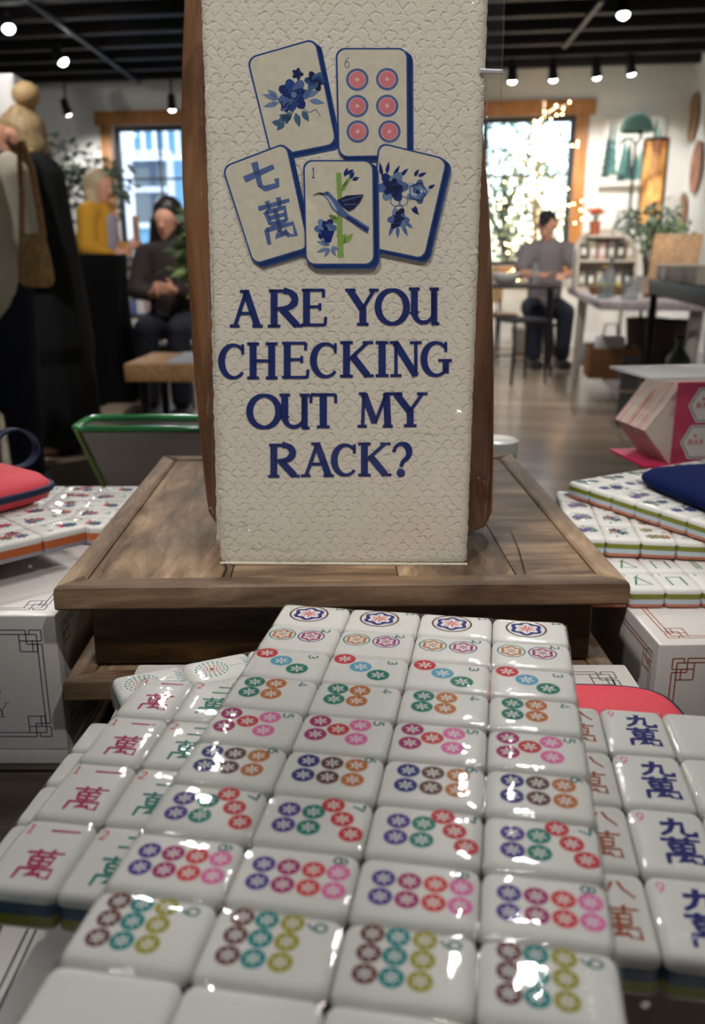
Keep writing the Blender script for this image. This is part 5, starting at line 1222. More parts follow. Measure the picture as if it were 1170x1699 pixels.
# 4: dark haired person behind the plants beside the board, seated
base = ppos(285, 5.9)
t = thing('person', 'person in a dark brown top seated beside the wooden board', 'person', base, 0)
hc_ = (.0, -.03, 1.2); fv = (-.25, -.94, -.18)
arm = [((-.17, 0, 1.0), .05, (-.22, -.06, .78), .042), ((-.22, -.06, .78), .04, (-.08, -.25, .76), .028), ((.17, 0, 1.0), .05, (.22, -.06, .78), .042), ((.22, -.06, .78), .04, (.06, -.25, .78), .028)]
legs = [((-.09, 0, .56), .09, (-.1, -.4, .55), .065), ((-.1, -.4, .52), .058, (-.1, -.42, .1), .038), ((.09, 0, .56), .09, (.1, -.4, .55), .065), ((.1, -.4, .52), .058, (.1, -.42, .1), .038), ((-.1, -.4, .045), .036, (-.1, -.56, .03), .03), ((.1, -.4, .045), .036, (.1, -.56, .03), .03)]
torso = [((0, 0, .6), .13, (0, 0, .8), .115), ((0, 0, .8), .12, (0, 0, .98), .125), ((-.12, 0, 1.02), .065, (.12, 0, 1.02), .065), ((0, 0, 1.0), .055, (0, -.02, 1.13), .048)]
blob('body', torso + arm + legs + head_bones(hc_, fv) + hand_bones((-.08, -.25, .76), (.5, -.8, .2), (0, 0, 1)) + hand_bones((.06, -.25, .78), (-.5, -.8, .2), (0, 0, 1)), .0075, SKIN, t, 3)
eyes(t, hc_, fv)
blob('top', [((0, 0, .6), .16, (0, 0, .98), .145), ((-.13, 0, 1.01), .075, (.13, 0, 1.01), .075), ((-.17, 0, 1.0), .072, (-.225, -.06, .78), .064), ((-.225, -.06, .78), .062, (-.1, -.22, .76), .048), ((.17, 0, 1.0), .072, (.225, -.06, .78), .064), ((.225, -.06, .78), .062, (.08, -.22, .78), .048)], .012, pm('dark brown top', (40, 30, 28), .85), t, 3)
blob('trousers', [((-.09, 0, .56), .11, (-.1, -.4, .55), .082), ((-.1, -.4, .53), .08, (-.1, -.42, .12), .065), ((.09, 0, .56), .11, (.1, -.4, .55), .082), ((.1, -.4, .53), .08, (.1, -.42, .12), .065)], .012, NAVYT, t, 3)
blob('hair', [((.0, -.01, 1.27), .1, (0, 0, 1.26), .105), ((-.07, .02, 1.2), .06, (-.1, .03, 1.02), .05), ((.07, .02, 1.2), .06, (.1, .03, 1.02), .05), ((0, .05, 1.2), .08, (0, .07, 1.02), .06)], .009, pm('black brown hair', (30, 24, 22), .4, bump=.6, bscale=120), t, 3)
STOOL = wood('stool wood', (84, 58, 36), (120, 86, 56), (150, 112, 76), 8, 2, .5)
def stool(loc, h, label):
    s_ = thing('stool', label, 'stool', loc, 0)
    MB().lathe([(.15, h - .035), (.17, h - .03), (.172, h - .008), (.165, h), (.0005, h)], STOOL, 24).build('seat', s_)
    for k in range(4):
        a = PI / 4 + k * PI / 2; MB().tube([(.12 * math.cos(a), .12 * math.sin(a), h - .03), (.17 * math.cos(a), .17 * math.sin(a), 0)], [.016, .013], STOOL, 8).build('leg', s_)
    MB().tube([(.15 * math.cos(a * PI / 8), .15 * math.sin(a * PI / 8), h * .3) for a in range(17)], .008, STOOL, 6).build('foot_ring', s_)
for s_ in (-.1, .1): MB().box((s_, -.47, .036), (.1, .27, .072), pm('dark shoe', (22, 20, 20), .5), bev=.022).build('shoe', t)
STOOL_AT = (base.x, base.y + .02, 0)
stool_args = (STOOL_AT, .425, 'wooden stool under the person in the dark brown top')
stool(*stool_args)
# 5: man in a grey T shirt at the far dark table
base = ppos(905, 8.45)
t = thing('person', 'person in a grey T shirt and dark cap leaning on the far dark table', 'person', base, 0)
hc_ = (-.03, -.1, 1.235); fv = (-.45, -.8, -.38)
arm = [((-.19, -.03, 1.04), .055, (-.24, -.12, .84), .045), ((-.24, -.12, .84), .042, (-.12, -.36, .82), .03), ((.19, -.03, 1.04), .055, (.26, -.12, .86), .045), ((.26, -.12, .86), .042, (.1, -.38, .82), .03)]
legs = [((-.1, 0, .52), .095, (-.13, -.36, .5), .068), ((-.13, -.36, .5), .06, (-.13, -.34, .1), .04), ((.1, 0, .52), .095, (.13, -.36, .5), .068), ((.13, -.36, .5), .06, (.13, -.34, .1), .04), ((-.13, -.32, .045), .04, (-.13, -.5, .03), .03), ((.13, -.32, .045), .04, (.13, -.5, .03), .03)]
torso = [((0, 0, .58), .14, (0, -.02, .82), .13), ((0, -.02, .82), .135, (0, -.03, 1.0), .14), ((-.14, -.03, 1.05), .07, (.14, -.03, 1.05), .07), ((0, -.03, 1.04), .06, (-.02, -.08, 1.17), .055)]
blob('body', torso + arm + legs + head_bones(hc_, fv, 1.04) + hand_bones((-.12, -.36, .82), (.5, -.8, 0), (1, 0, .3)) + hand_bones((.1, -.38, .82), (-.5, -.8, 0), (-1, 0, .3)), .0075, SKIN, t, 3)
eyes(t, hc_, fv, 1.04)
blob('t_shirt', [((0, 0, .56), .165, (0, -.02, .82), .16), ((0, -.02, .82), .16, (0, -.03, 1.0), .165), ((-.15, -.03, 1.045), .082, (.15, -.03, 1.045), .082), ((-.19, -.03, 1.04), .08, (-.235, -.1, .9), .075), ((.19, -.03, 1.04), .08, (.25, -.1, .91), .075)], .012, pm('grey jersey', (118, 112, 114), .9, bump=.2, bscale=300), t, 3)
blob('trousers', [((-.1, 0, .52), .115, (-.13, -.36, .5), .085), ((-.13, -.36, .48), .085, (-.13, -.34, .12), .07), ((.1, 0, .52), .115, (.13, -.36, .5), .085), ((.13, -.36, .48), .085, (.13, -.34, .12), .07)], .012, pm('dark denim', (34, 38, 52), .85), t, 3)
blob('cap', [((-.03, -.09, 1.31), .088, (-.02, -.07, 1.3), .092), ((-.06, -.17, 1.3), .045, (-.1, -.23, 1.275), .04, .4)], .008, pm('black cap', (24, 24, 26), .8), t, 2)
for s_ in (-.13, .13): MB().box((s_, -.4, .036), (.1, .28, .072), pm('dark shoe', (22, 20, 20), .5), bev=.022).build('shoe', t)
stool((base.x, base.y + .02, 0), .375, 'wooden stool under the person in the grey T shirt')

# ---------------- furniture and goods
BLK = pm('black steel', (26, 26, 28), .45, .5); GREYTOP = pm('charcoal table top', (30, 31, 36), .5, noise=.15, nscale=6)
WASH = wood('whitewashed wood', (150, 136, 134), (178, 164, 164), (204, 194, 196), 5, 1, .5, 7, .2, .15); WLEG = pm('putty white paint', (186, 180, 168), .5)
PINE = wood('tan wood', (150, 108, 66), (182, 138, 92), (208, 168, 120), 6, 1, .5, 7, .2, .2)
def table(name, label, loc, rot, x0, x1, y0, y1, H, th, top_m, leg_m, leg_r, inset=.04, splay=0.0, shelf=None, near=0.0):
    t = thing(name, label, 'table', loc, rot)
    MB().box(((x0 + x1) / 2, (y0 + y1) / 2, H - th / 2), (x1 - x0, y1 - y0, th), top_m, bev=.006).build('table_top', t)
    for x, sx in ((x0 + inset, -1), (x1 - inset, 1)):
        for y, sy in ((y0 + inset, -1), (y1 - inset, 1)):
            xx = x + (near if sx < 0 and sy < 0 else 0); MB().tube([(xx, y, H - th), (xx + sx * splay, y + sy * splay, 0)], [leg_r, leg_r * .85], leg_m, 10).build('leg', t, 50)
    if shelf: MB().box(((x0 + x1) / 2, (y0 + y1) / 2, shelf), (x1 - x0 - 2 * inset - 2 * leg_r - .01, y1 - y0 - 2 * inset - 2 * leg_r - .01, .025), top_m).build('shelf', t)
    return t
CA = Vector((1.60, 4.85, 0))          # far left corner of the black counter
table('counter_table', 'tall black counter table with slim legs carrying pale cartons, at the right edge', CA, RA, 0, .62, -1.9, 0, .875, .075, GREYTOP, BLK, .02, .03, shelf=.3)
CB = Vector((1.83, 7.6, 0))
tB = table('trestle_table', 'long whitewashed table with putty legs behind the black counter', CB, RA, 0, .8, -2.35, 0, .735, .05, WASH, WLEG, .042, .12, .02, shelf=.16, near=.46)
def on(c, x, y, z): return (c.x + x * CR - y * SR, c.y + x * SR + y * CR, z)
CD = Vector((.93, 7.95, 0))
table('dining_table', 'far dark table with thin black legs before the person in grey', CD, RA, 0, .86, -.42, .18, .765, .035, pm('black brown table top', (44, 38, 38), .4), BLK, .016, .06, .03)
def chair(loc, rot, label, seat_m, back_m, group=None):
    t = thing('chair', label, 'chair', loc, rot, group)
    MB().box((0, 0, .45), (.4, .4, .035), seat_m, bev=.01).build('seat', t)
    b = MB(); b.loft([[(x, -.19 - .02 * (z - .5) + .012 * s_, z) for x, z in ((-.19, .55), (.19, .55), (.2, .8), (.15, .87), (0, .9), (-.15, .87), (-.2, .8))] for s_ in (-1, 1)], back_m); b.build('backrest', t, 30)
    for x in (-.17, .17):
        MB().tube([(x, .17, .44), (x * 1.1, .19, 0)], .012, BLK, 8).build('leg', t); MB().tube([(x, -.19, .6), (x, -.17, .44), (x * 1.1, -.21, 0)], .012, BLK, 8).build('leg', t)
    return t
chair(on(CD, .3, .62, 0), RA + PI + .4, 'tan backed chair beside the person in the grey T shirt', pm('tan leather', (176, 140, 98), .6), pm('tan leather', (176, 140, 98), .6))
DK = pm('dark seat pad', (34, 33, 36), .7)
for dx_, lab in ((.1, 'black metal stool nearest the towel at the far dark table'), (.55, 'black metal stool nearest the whitewashed table, at the far dark table')):
    t = thing('stool', lab, 'stool', on(CD, dx_, -.74, 0), RA + dx_)
    MB().box((0, 0, .5), (.32, .3, .03), DK, bev=.01).build('seat', t)
    for x in (-.14, .14):
        for y in (-.13, .13): MB().tube([(x, y, .487), (x * 1.15, y * 1.15, 0)], .011, BLK, 8).build('leg', t)
    for y in (-.14, .14): MB().tube([(-.147, y, .2), (.147, y, .2)], .007, BLK, 6).build('stretcher', t)
# goods on the dark table
def bottle(loc, h, r, m, label, group=None, cap=None, cat='bottle', name='bottle'):
    t = thing(name, label, cat, loc, 0, group)
    MB().lathe([(r * .9, 0), (r, .004), (r, h * .6), (r * .5, h * .74), (r * .36, h * .78), (r * .36, h * .94)], m, 16).build('glass', t, 60)
    MB().lathe([(r * .42, h * .94), (r * .42, h), (r * .3, h * 1.005)], cap or BLK, 14).build('cap', t, 60)
    return t
GLASS_B = clear('clear bottle glass', .03, ior=1.5, tint=(215, 225, 228), haze=.12); GLASS_BLUE = clear('blue bottle glass', .03, ior=1.5, tint=(90, 140, 220), haze=.2)
t = thing('serving_bowl', 'white bowl on the far dark table before the person in grey', 'bowl', on(CD, .42, -.2, .766), 0)
MB().lathe([(.06, 0), (.075, .004), (.13, .06), (.14, .085), (.135, .086), (.12, .06), (.06, .012), (.0005, .01)], pm('white glaze', (220, 218, 212), .2), 24, cap=False).build('bowl_wall', t, 60)
ob = thing('orange', 'single orange lying in the white bowl on the far table', 'fruit', on(CD, .42, -.2, .782 + .036), 0); MB().ball((0, 0, 0), .036, pm('orange peel', (224, 130, 50), .5, bump=.4, bscale=90), 14, 10).build('peel', ob, 180); MB().lathe([(.004, .034), (.003, .039)], LEAF_OUT[1], 8).build('stem', ob)
bottle(on(CD, .15, -.25, .766), .24, .035, GLASS_B, 'clear bottle on the far dark table, nearest the wrapped towel')
bottle(on(CD, .66, -.22, .766), .2, .035, GLASS_B, 'clear bottle on the far dark table nearer the person in grey')
# arched two tier rack on the long table
t = thing('display_rack', 'white arched two tier rack with small packets on the whitewashed table', 'rack', on(CB, .22, -.55, .736), RA + .1)
RK = pm('cream painted rack', (206, 194, 178), .5); rw, rh_ = .46, .46
b = MB(); arch = [(-rw / 2, 0), (rw / 2, 0), (rw / 2, rh_ * .68)] + [(rw / 2 * math.cos(a), rh_ * .68 + rh_ * .32 * math.sin(a)) for a in [PI * k / 10 for k in range(1, 10)]] + [(-rw / 2, rh_ * .68)]
b.loft([[(x, y, z) for x, z in arch] for y in (.06, .075)], RK); b.build('back_panel', t, 30)
for z in (.01, .22, .4):
    MB().box((0, -.02, z), (rw - (.16 if z > .3 else 0), .16, .018), RK, bev=.003).build('shelf', t)
for s_ in (-1, 1): MB().box((s_ * (rw / 2 - .008), -.02, rh_ * .34), (.016, .16, rh_ * .66), RK, bev=.003).build('side', t)
PK = [pm('grey packet', (140, 134, 126), .6), pm('charcoal packet', (84, 80, 76), .6), pm('beige packet', (186, 172, 150), .6), pm('blush packet', (208, 168, 160), .6)]
for z in (.02, .23):
    for k in range(6):
        p = thing('packet', 'small paper packet standing in the arched white rack', 'packet', Vector(on(CB, .22, -.55, .736 + z)) + Vector(((-.175 + .07 * k) * math.cos(RA + .1), (-.175 + .07 * k) * math.sin(RA + .1) - .01, 0)), RA + .1, 'packets in the arched rack')
        MB().box((0, -.01, .0605 + .01 * (k % 2)), (.055, .05, .12 + .02 * (k % 2)), PK[(k + (z > .1)) % 4], bev=.004).build('pouch_body', p); MB().box((0, -.036, .06), (.036, .002, .05), CARDW).build('tag', p)
# orange flower pot and white vase on top of the rack
def blooms(loc, label, pot_m, cols, h, r, seed, pot_h=.1, pot_r=.045, name='potted_flowers'):
    t = thing(name, label, 'flowers', loc, 0); q = random.Random(seed)
    MB().lathe([(pot_r * .75, 0), (pot_r, pot_h), (pot_r * .9, pot_h), (pot_r * .85, pot_h - .01), (.0005, pot_h - .012)], pot_m, 18, cap=False).build('pot', t, 40)
    st = MB(); fl_ = MB()
    for k in range(14):
        a, rr = q.uniform(0, 6.28), q.uniform(.1, 1) * r; p = (rr * math.cos(a), rr * math.sin(a), pot_h + h * q.uniform(.6, 1)); st.tube([(0, 0, pot_h - .02), (p[0] * .5, p[1] * .5, pot_h + h * .4), p], .002, LEAF_OUT[1], 5)
        for j in range(5): fl_.ball((p[0] + .014 * math.cos(j * 1.26), p[1] + .014 * math.sin(j * 1.26), p[2]), (.013, .013, .008), cols[k % len(cols)], 7, 4)
    st.build('stems', t, 60); fl_.build('blossoms', t, 60); return t
blooms(on(CB, .12, -.605, 1.146), 'orange and red flowers in a small pot on top of the arched rack', pm('terracotta', (176, 96, 62), .7), [pm('orange petals', (220, 112, 44), .6), pm('red petals', (176, 50, 44), .6)], .09, .06, 3)
t = thing('vase', 'slender white vase on top of the arched rack', 'vase', on(CB, .3, -.6, 1.146), 0)
MB().lathe([(.03, 0), (.05, .05), (.045, .1), (.022, .15), (.028, .18), (.024, .18), (.018, .15)], pm('white glaze', (220, 218, 212), .2), 20, cap=False).build('vase_wall', t, 60); MB().lathe([(.031, -.0005), (.031, .006)], RK, 20).build('foot', t)
# greenery
LEAF_IN = [pm('grey green leaves', (104, 122, 104), .6), pm('deep green leaves', (70, 94, 70), .6), pm('fresh green leaves', (120, 150, 78), .55)]
def potted(loc, label, h, r, mats_, seed, n=150, size=.07, pot=.07, pot_m=None, name='potted_plant', squash=1.0, sticks=5, pot_hh=None):
    t = thing(name, label, 'plant', loc, 0); q = random.Random(seed); ph = pot_hh or pot * 1.7
    MB().lathe([(pot * .7, 0), (pot, ph * .9), (pot * 1.05, ph), (pot * .92, ph), (pot * .88, ph * .88), (.0005, ph * .86)], pot_m or pm('stone pot', (150, 146, 138), .7), 20, cap=False).build('pot', t, 40)
    st = MB(); lf = MB()
    for k in range(sticks):
        a = k * 2.4; e = (r * .5 * math.cos(a), r * .5 * math.sin(a), h * (.75 + .2 * q.random())); st.tube([(0, 0, ph * .8), (e[0] * .4, e[1] * .4, h * .5), e], [.012 * h + .003, .008 * h + .002, .003], BARK, 6)
        leaf_cloud(lf, (e[0] * 1.2, e[1] * 1.2, e[2]), r * .6, n // sticks, size, mats_, seed * 10 + k, squash)
    st.build('stems', t, 60); lf.build('foliage', t, 0); return t
potted(on(CB, .45, -1.1, .736), 'grey green eucalyptus in a stone pot on the whitewashed table', .55, .2, LEAF_IN[:2], 5, 170, .07)
potted(on(CB, .66, -.25, .736), 'fresh green bushy plant beside the lit cylinder lamp', .5, .22, LEAF_IN[1:], 6, 190, .075)
gp = AZ(972, 470, .736 + .03)
t = thing('produce_basket', 'low basket of yellow green gourds near the corner of the whitewashed table', 'basket', on(CB, .16, -1.35, .736), RA)
MB().lathe([(.11, 0), (.14, .05), (.145, .055), (.135, .055), (.105, .008), (.0005, .007)], pm('woven basket', (150, 116, 74), .8, bump=.8, bscale=60), 22, cap=False).build('basket_wall', t, 40)
MB().tube([(.142 * math.cos(a * PI / 10), .142 * math.sin(a * PI / 10), .055) for a in range(21)], .006, pm('basket rim', (128, 96, 60), .8), 6).build('basket_rim', t)
for k in range(6):
    a = k * 1.05; c0 = Vector(on(CB, .16, -1.35, .736)); g_ = thing('gourd', 'small gourd in the low basket on the whitewashed table', 'gourd', (c0.x + .062 * math.cos(a), c0.y + .062 * math.sin(a), c0.z + .05), a, 'gourds in the basket')
    MB().lathe([(.003, -.03), (.024, -.024), (.03, -.005), (.024, .014), (.013, .03), (.004, .036)], [pm('yellow gourd', (206, 176, 72), .5), pm('green gourd', (110, 126, 58), .5)][k % 2], 12).build('gourd_body', g_, 60); MB().tube([(0, 0, .034), (.004, 0, .046)], .003, BARK, 6).build('stem', g_)
for k, (x, y) in enumerate(((.06, -2.02), (.2, -2.12), (.12, -1.8))):
    bottle(on(CB, x, y, .736), (.2, .16, .24)[k], (.04, .05, .035)[k], GLASS_B, ['clear glass jar with yellow cap nearest the black counter', 'squat clear glass jar beside the yellow capped one', 'tall thin clear bottle behind the two glass jars'][k], None, [pm('yellow cap', (206, 160, 80), .5), BLK, BLK][k])
# slanted wooden board on a stand
t = thing('dough_board', 'large tan wooden board leaning back on the whitewashed table', 'board', on(CB, .5, -1.75, .736), RA - .3)
r_ = Euler((-.5, 0, 0)); MB().box((0, .1, .2), (.3, .022, .44), PINE, r_, bev=.006).build('board', t)
MB().box((0, -.03, .012), (.3, .06, .024), pm('brown stand', (96, 62, 40), .6), bev=.004).build('ledge', t); MB().tube([(0, .16, .32), (0, .3, .004)], .012, pm('brown stand', (96, 62, 40), .6), 8).build('prop', t)
# pale cartons and a pink pompom on the counter
for k in range(5):
    yy = -.12 - k * .2
    c_ = thing('carton', 'pale blush carton in the row along the edge of the black counter', 'carton', on(CA, .13 + .01 * (k % 2), yy, .8755), RA + .03 * (k % 3 - 1), 'cartons on the black counter')
    MB().box((0, 0, .032), (.2, .17, .064), PK[3] if k % 2 else pm('cream carton', (214, 202, 186), .6), bev=.003).build('carton_body', c_); MB().box((0, 0, .07), (.206, .176, .012), pm('cream carton', (214, 202, 186), .6), bev=.003).build('carton_lid', c_)
t = thing('paper_pompom', 'fluffy pink paper pompom on a stand on the black counter', 'decoration', on(CA, .42, -.55, .8755), 0)
pp = MB(); q = random.Random(9)
for k in range(46):
    a, b_ = q.uniform(0, 6.28), math.acos(q.uniform(-1, 1)); pp.ball((.085 * math.sin(b_) * math.cos(a), .085 * math.sin(b_) * math.sin(a), .24 + .1 * math.cos(b_)), .036, pm('pink tissue', (226, 178, 186), .8), 8, 5)
pp.build('pompom', t, 60); MB().lathe([(.05, 0), (.05, .01), (.008, .014), (.008, .16)], BLK, 16).build('stand', t)
# below the counters
def cushion(loc, s, m, label, rot=0.0):
    t = thing('cushion', label, 'cushion', loc, rot); mb = MB()
    mb.loft([[(x * s * k, y * s * .34 * k2, z * s) for x, y in [(math.copysign(abs(math.cos(a)) ** .5, math.cos(a)), math.copysign(abs(math.sin(a)) ** .7, math.sin(a))) for a in [2 * PI * i / 28 for i in range(28)]]] for z, k, k2 in ((0, .8, .3), (.06, .95, .55), (.3, 1, .9), (.6, 1.02, 1), (.9, 1, .85), (1.14, .96, .5), (1.2, .82, .25))], m); mb.build('pad', t, 180)
    MB().tube([(-s * .95, 0, s * .06), (-s, 0, s * .6), (-s * .95, 0, s * 1.14)], .008, m, 6).build('piping', t); return t
cushion(on(CA, .22, -.75, .314), .15, pm('cream boucle', (206, 194, 160), .9, bump=.8, bscale=80), 'cream cushion on the shelf under the black counter', RA)
bottle(on(CA, .12, -.38, .314), .3, .06, pm('olive bottle', (84, 92, 56), .3), 'olive green jug on the shelf under the black counter', None, BLK, 'jug', 'jug')
t = thing('bowl', 'cream bowl on the shelf under the black counter, next to the olive jug', 'bowl', on(CA, .1, -.16, .314), 0)
MB().lathe([(.04, 0), (.05, .004), (.085, .06), (.08, .06), (.05, .012), (.0005, .01)], pm('cream glaze', (206, 196, 176), .3), 22, cap=False).build('bowl_wall', t, 60); MB().lathe([(.042, -.0003), (.042, .005)], pm('cream glaze', (206, 196, 176), .3), 22).build('foot', t)
cushion(on(CB, .2, -.75, .174), .15, pm('grey linen', (150, 150, 152), .9), 'grey linen cushion on the low shelf of the whitewashed table', RA + .4)
t = thing('wicker_crate', 'brown wicker crate on the low shelf of the whitewashed table', 'crate', on(CB, .22, -1.4, .174), RA)
WK = pm('brown wicker', (120, 82, 48), .8, bump=1, bscale=50); MB().box((0, 0, .01), (.34, .3, .02), WK).build('bottom', t)
for x, y, w_, d_ in ((-.165, 0, .02, .3), (.165, 0, .02, .3), (0, -.15, .34, .02), (0, .15, .34, .02)): MB().box((x, y, .11), (w_, d_, .2), WK, bev=.006).build('side', t)
def basket(loc, r, h, label):
    t = thing('storage_basket', label, 'basket', loc, 0)
    MB().lathe([(r * .8, 0), (r, h * .96), (r * .97, h), (r * .93, h * .97), (r * .74, .012), (.0005, .011)], pm('dark rattan', (58, 46, 38), .8, bump=1, bscale=60), 22, cap=False).build('basket_wall', t, 40); MB().tube([(r * math.cos(a * PI / 10), r * math.sin(a * PI / 10), h * .98) for a in range(21)], .007, pm('dark rattan rim', (44, 36, 30), .8), 6).build('basket_rim', t)
basket(on(CB, .56, -.7, .174), .16, .36, 'dark rattan basket on the low shelf behind the grey linen cushion')
basket(on(CB, .58, -1.45, .174), .16, .4, 'dark rattan basket on the low shelf behind the wicker crate')
basket(on(CA, .44, -.3, .3135), .14, .38, 'dark rattan basket on the shelf under the black counter')
t = thing('tote', 'white folded tote standing in the brown wicker crate', 'tote', on(CB, .2, -1.4, .196), RA); MB().box((0, 0, .13), (.2, .12, .26), pm('white canvas', (206, 204, 204), .9, noise=.2, nscale=12), bev=.03).build('tote_body', t); MB().tube([(-.05, 0, .25), (-.04, 0, .34), (.04, 0, .34), (.05, 0, .25)], .007, pm('white canvas', (206, 204, 204)), 6).build('handle', t)
rp = AZ(1038, 700, .012)
t = thing('rolled_mat', 'black rolled mat standing on the floor beside the slim counter leg', 'mat', (rp.x - .03, rp.y - .08, 0), 0)
ml = MB(); sp = [(r_ * math.cos(a_), r_ * math.sin(a_)) for a_, r_ in [(k * .5, .018 + .0011 * k) for k in range(40)]]; ml.loft([[(x, y, z) for x, y in sp] + [(x * .9, y * .9, z) for x, y in reversed(sp)] for z in (.0, .42)], DK); ml.build('roll', t, 40); MB().tube([(.063 * math.cos(a_ * .33), .063 * math.sin(a_ * .33), .22) for a_ in range(20)], .004, pm('tan twine', (170, 140, 100), .8), 6).build('tie', t)
# tall lit cylinder lamp
lp_ = AY(1077, 375, 7.9)
t = thing('floor_lamp', 'tall floor lamp with a glowing amber mica cylinder shade', 'lamp', (lp_.x, lp_.y, 0), 0)
zt0, zt1 = lp_.z, AY(1077, 232, 7.9).z
MB().lathe([(.16, 0), (.16, .018), (.03, .03)], BLK, 24).build('base', t); MB().tube([(0, 0, .02), (0, 0, zt0)], .014, BLK, 8).build('pole', t)
am = bpy.data.materials.new('amber mica'); am.use_nodes = True; nt = am.node_tree; p = nt.nodes['Principled BSDF']
tc = nt.nodes.new('ShaderNodeTexCoord'); mpp = nt.nodes.new('ShaderNodeMapping'); mpp.inputs['Scale'].default_value = (1, 1, .5); nn = nt.nodes.new('ShaderNodeTexNoise'); nn.inputs['Scale'].default_value = 9; cr_ = nt.nodes.new('ShaderNodeValToRGB')
cr_.color_ramp.elements[0].color = lin((120, 66, 30)); cr_.color_ramp.elements[1].color = lin((255, 190, 110)); cr_.color_ramp.elements[0].position = .35; cr_.color_ramp.elements[1].position = .65
nt.links.new(tc.outputs['Object'], mpp.inputs[0]); nt.links.new(mpp.outputs[0], nn.inputs['Vector']); nt.links.new(nn.outputs[0], cr_.inputs[0]); nt.links.new(cr_.outputs[0], p.inputs['Emission Color']); nt.links.new(cr_.outputs[0], p.inputs['Base Color']); p.inputs['Emission Strength'].default_value = .75
MB().lathe([(.09, zt0), (.095, zt0 + .01), (.095, zt1 - .01), (.09, zt1)], am, 24).build('shade', t, 40)
for z in (zt0, zt1): MB().lathe([(.098, z - .012), (.1, z - .008), (.1, z + .008), (.098, z + .012)], BLK, 24).build('shade_ring', t, 40)
for a in (2.6, 5.6): MB().box((.1 * math.cos(a), .1 * math.sin(a), (zt0 + zt1) / 2), (.02, .02, zt1 - zt0), pm('dark bronze', (58, 44, 34), .4, .6), bev=.003).build('frame_bar', t)
# teal dome lamp
dl_ = AY(1058, 200, 9.1); t = thing('standing_lamp', 'teal dome shaded lamp on a curled bronze arm before the tree picture', 'lamp', (dl_.x, dl_.y, 0), RA)
zd = dl_.z - .1; MB().lathe([(.16, zd), (.156, zd + .04), (.13, zd + .1), (.075, zd + .15), (.02, zd + .165), (.0005, zd + .167)], pm('teal fringe shade', (112, 158, 150), .7, bump=.6, bscale=60), 24, cap=False).build('shade', t, 60)
MB().tube([(0, 0, .02), (0, 0, zd - .12), (-.04, 0, zd - .06), (-.12, 0, zd - .07), (-.16, 0, zd - .12)], .012, pm('dark bronze', (58, 44, 34)), 8).tube([(0, 0, zd - .12), (.05, 0, zd - .05), (.0, 0, zd + .1)], .012, pm('dark bronze', (58, 44, 34)), 8).build('arm', t, 60); MB().lathe([(.15, 0), (.15, .016), (.02, .03)], pm('dark bronze', (58, 44, 34)), 24).build('base', t)
# tree picture on the back wall
u0, z1 = AV(1004, 196, WALL_V - .03); u1, z0 = AV(1092, 306, WALL_V - .03)
t = thing('wall_picture', 'large white picture of dark teal pine trees on the back wall', 'picture', RP((u0 + u1) / 2, WALL_V - .03, (z0 + z1) / 2), RA)
pw_, ph_ = u1 - u0, z1 - z0
pc_ = MB(); pc_.box((0, 0, 0), (pw_, .03, ph_), pm('white canvas board', (214, 214, 206), .7)); a = Art(); q = random.Random(2)
for k in range(22):
    x = q.uniform(-.46, .46) * pw_; b0 = q.uniform(-.46, -.3) * ph_; h_ = q.uniform(.5, .9) * ph_ * (1 if abs(x) > .2 * pw_ else .6); m_ = [pm('pine teal', (70, 116, 110), .8), pm('pine dark', (44, 70, 70), .8), pm('pine pale', (120, 158, 148), .8)][k % 3]
    for j in range(5): w_ = .085 * pw_ * (1 - j * .17); zz = b0 + h_ * j / 5.5; a.poly([(x - w_, zz), (x + w_, zz), (x, min(zz + h_ * .32, ph_ * .48))], m_, k)
a.emit(pc_, lambda x, y, l: (x, -.0155 - .0006 * l, y)); pc_.build('canvas', t, 0)
for x in (-1, 1): MB().box((x * (pw_ / 2 + .008), 0, 0), (.016, .04, ph_ + .03), pm('thin pale frame', (196, 190, 180), .6)).build('frame_bar', t)
for z in (-1, 1): MB().box((0, 0, z * (ph_ / 2 + .008)), (pw_, .04, .016), pm('thin pale frame', (196, 190, 180), .6)).build('frame_bar', t)
# round wooden plates on the right wall
def AU(x, y, u):
    r = ray(x, y); k = u / (r.x * CR + r.y * SR); return (r.y * CR - r.x * SR) * k, r.z * k + CAM_Z
PLW = wood('plate wood', (110, 78, 52), (146, 108, 76), (178, 140, 104), 7, 2, .5, 6, .2)
for i, (px, py, d_, lab) in enumerate(((1151, 195, .24, 'round brown wooden plate highest on the right wall'), (1156, 277, .25, 'reddish round wooden plate in the middle of the column on the right wall'), (1133, 352, .2, 'lowest and smallest round wooden plate on the right wall'), (1182, 180, .24, 'round wooden plate at the frame edge, beside the highest one'), (1184, 300, .24, 'round wooden plate at the frame edge, beside the reddish one'))):
    v_, z_ = AU(px, py, WALL_R - .02)
    t = thing('wall_plate', lab, 'plate', RP(WALL_R - .002, v_, z_), RA)
    rt = Euler((0, -PI / 2, 0)); MB().lathe([(d_ * .7, 0), (d_ * .98, .022), (d_, .03), (d_ * .94, .032), (d_ * .62, .014), (.0005, .012)], PLW if i != 1 else wood('reddish plate wood', (120, 72, 52), (158, 104, 80), (184, 134, 108), 7, 2, .5, 6, .2), 32, (0, 0, 0), rt, cap=False).build('plate', t, 60)
    MB().box((-.004, 0, d_ * .5), (.006, .03, .03), BLK).build('hanger', t)
v_, z_ = AU(1112, 250, WALL_R - .1)
t = thing('leaning_plank', 'long brown plank leaning in the corner beside the round wall plates', 'plank', RP(WALL_R - .1, v_, 0), RA); MB().box((0, 0, z_ / 2), (.03, .22, z_), PLW, bev=.004).build('plank', t); MB().box((-.017, 0, z_ * .9), (.004, .03, .03), BLK).build('hook', t)
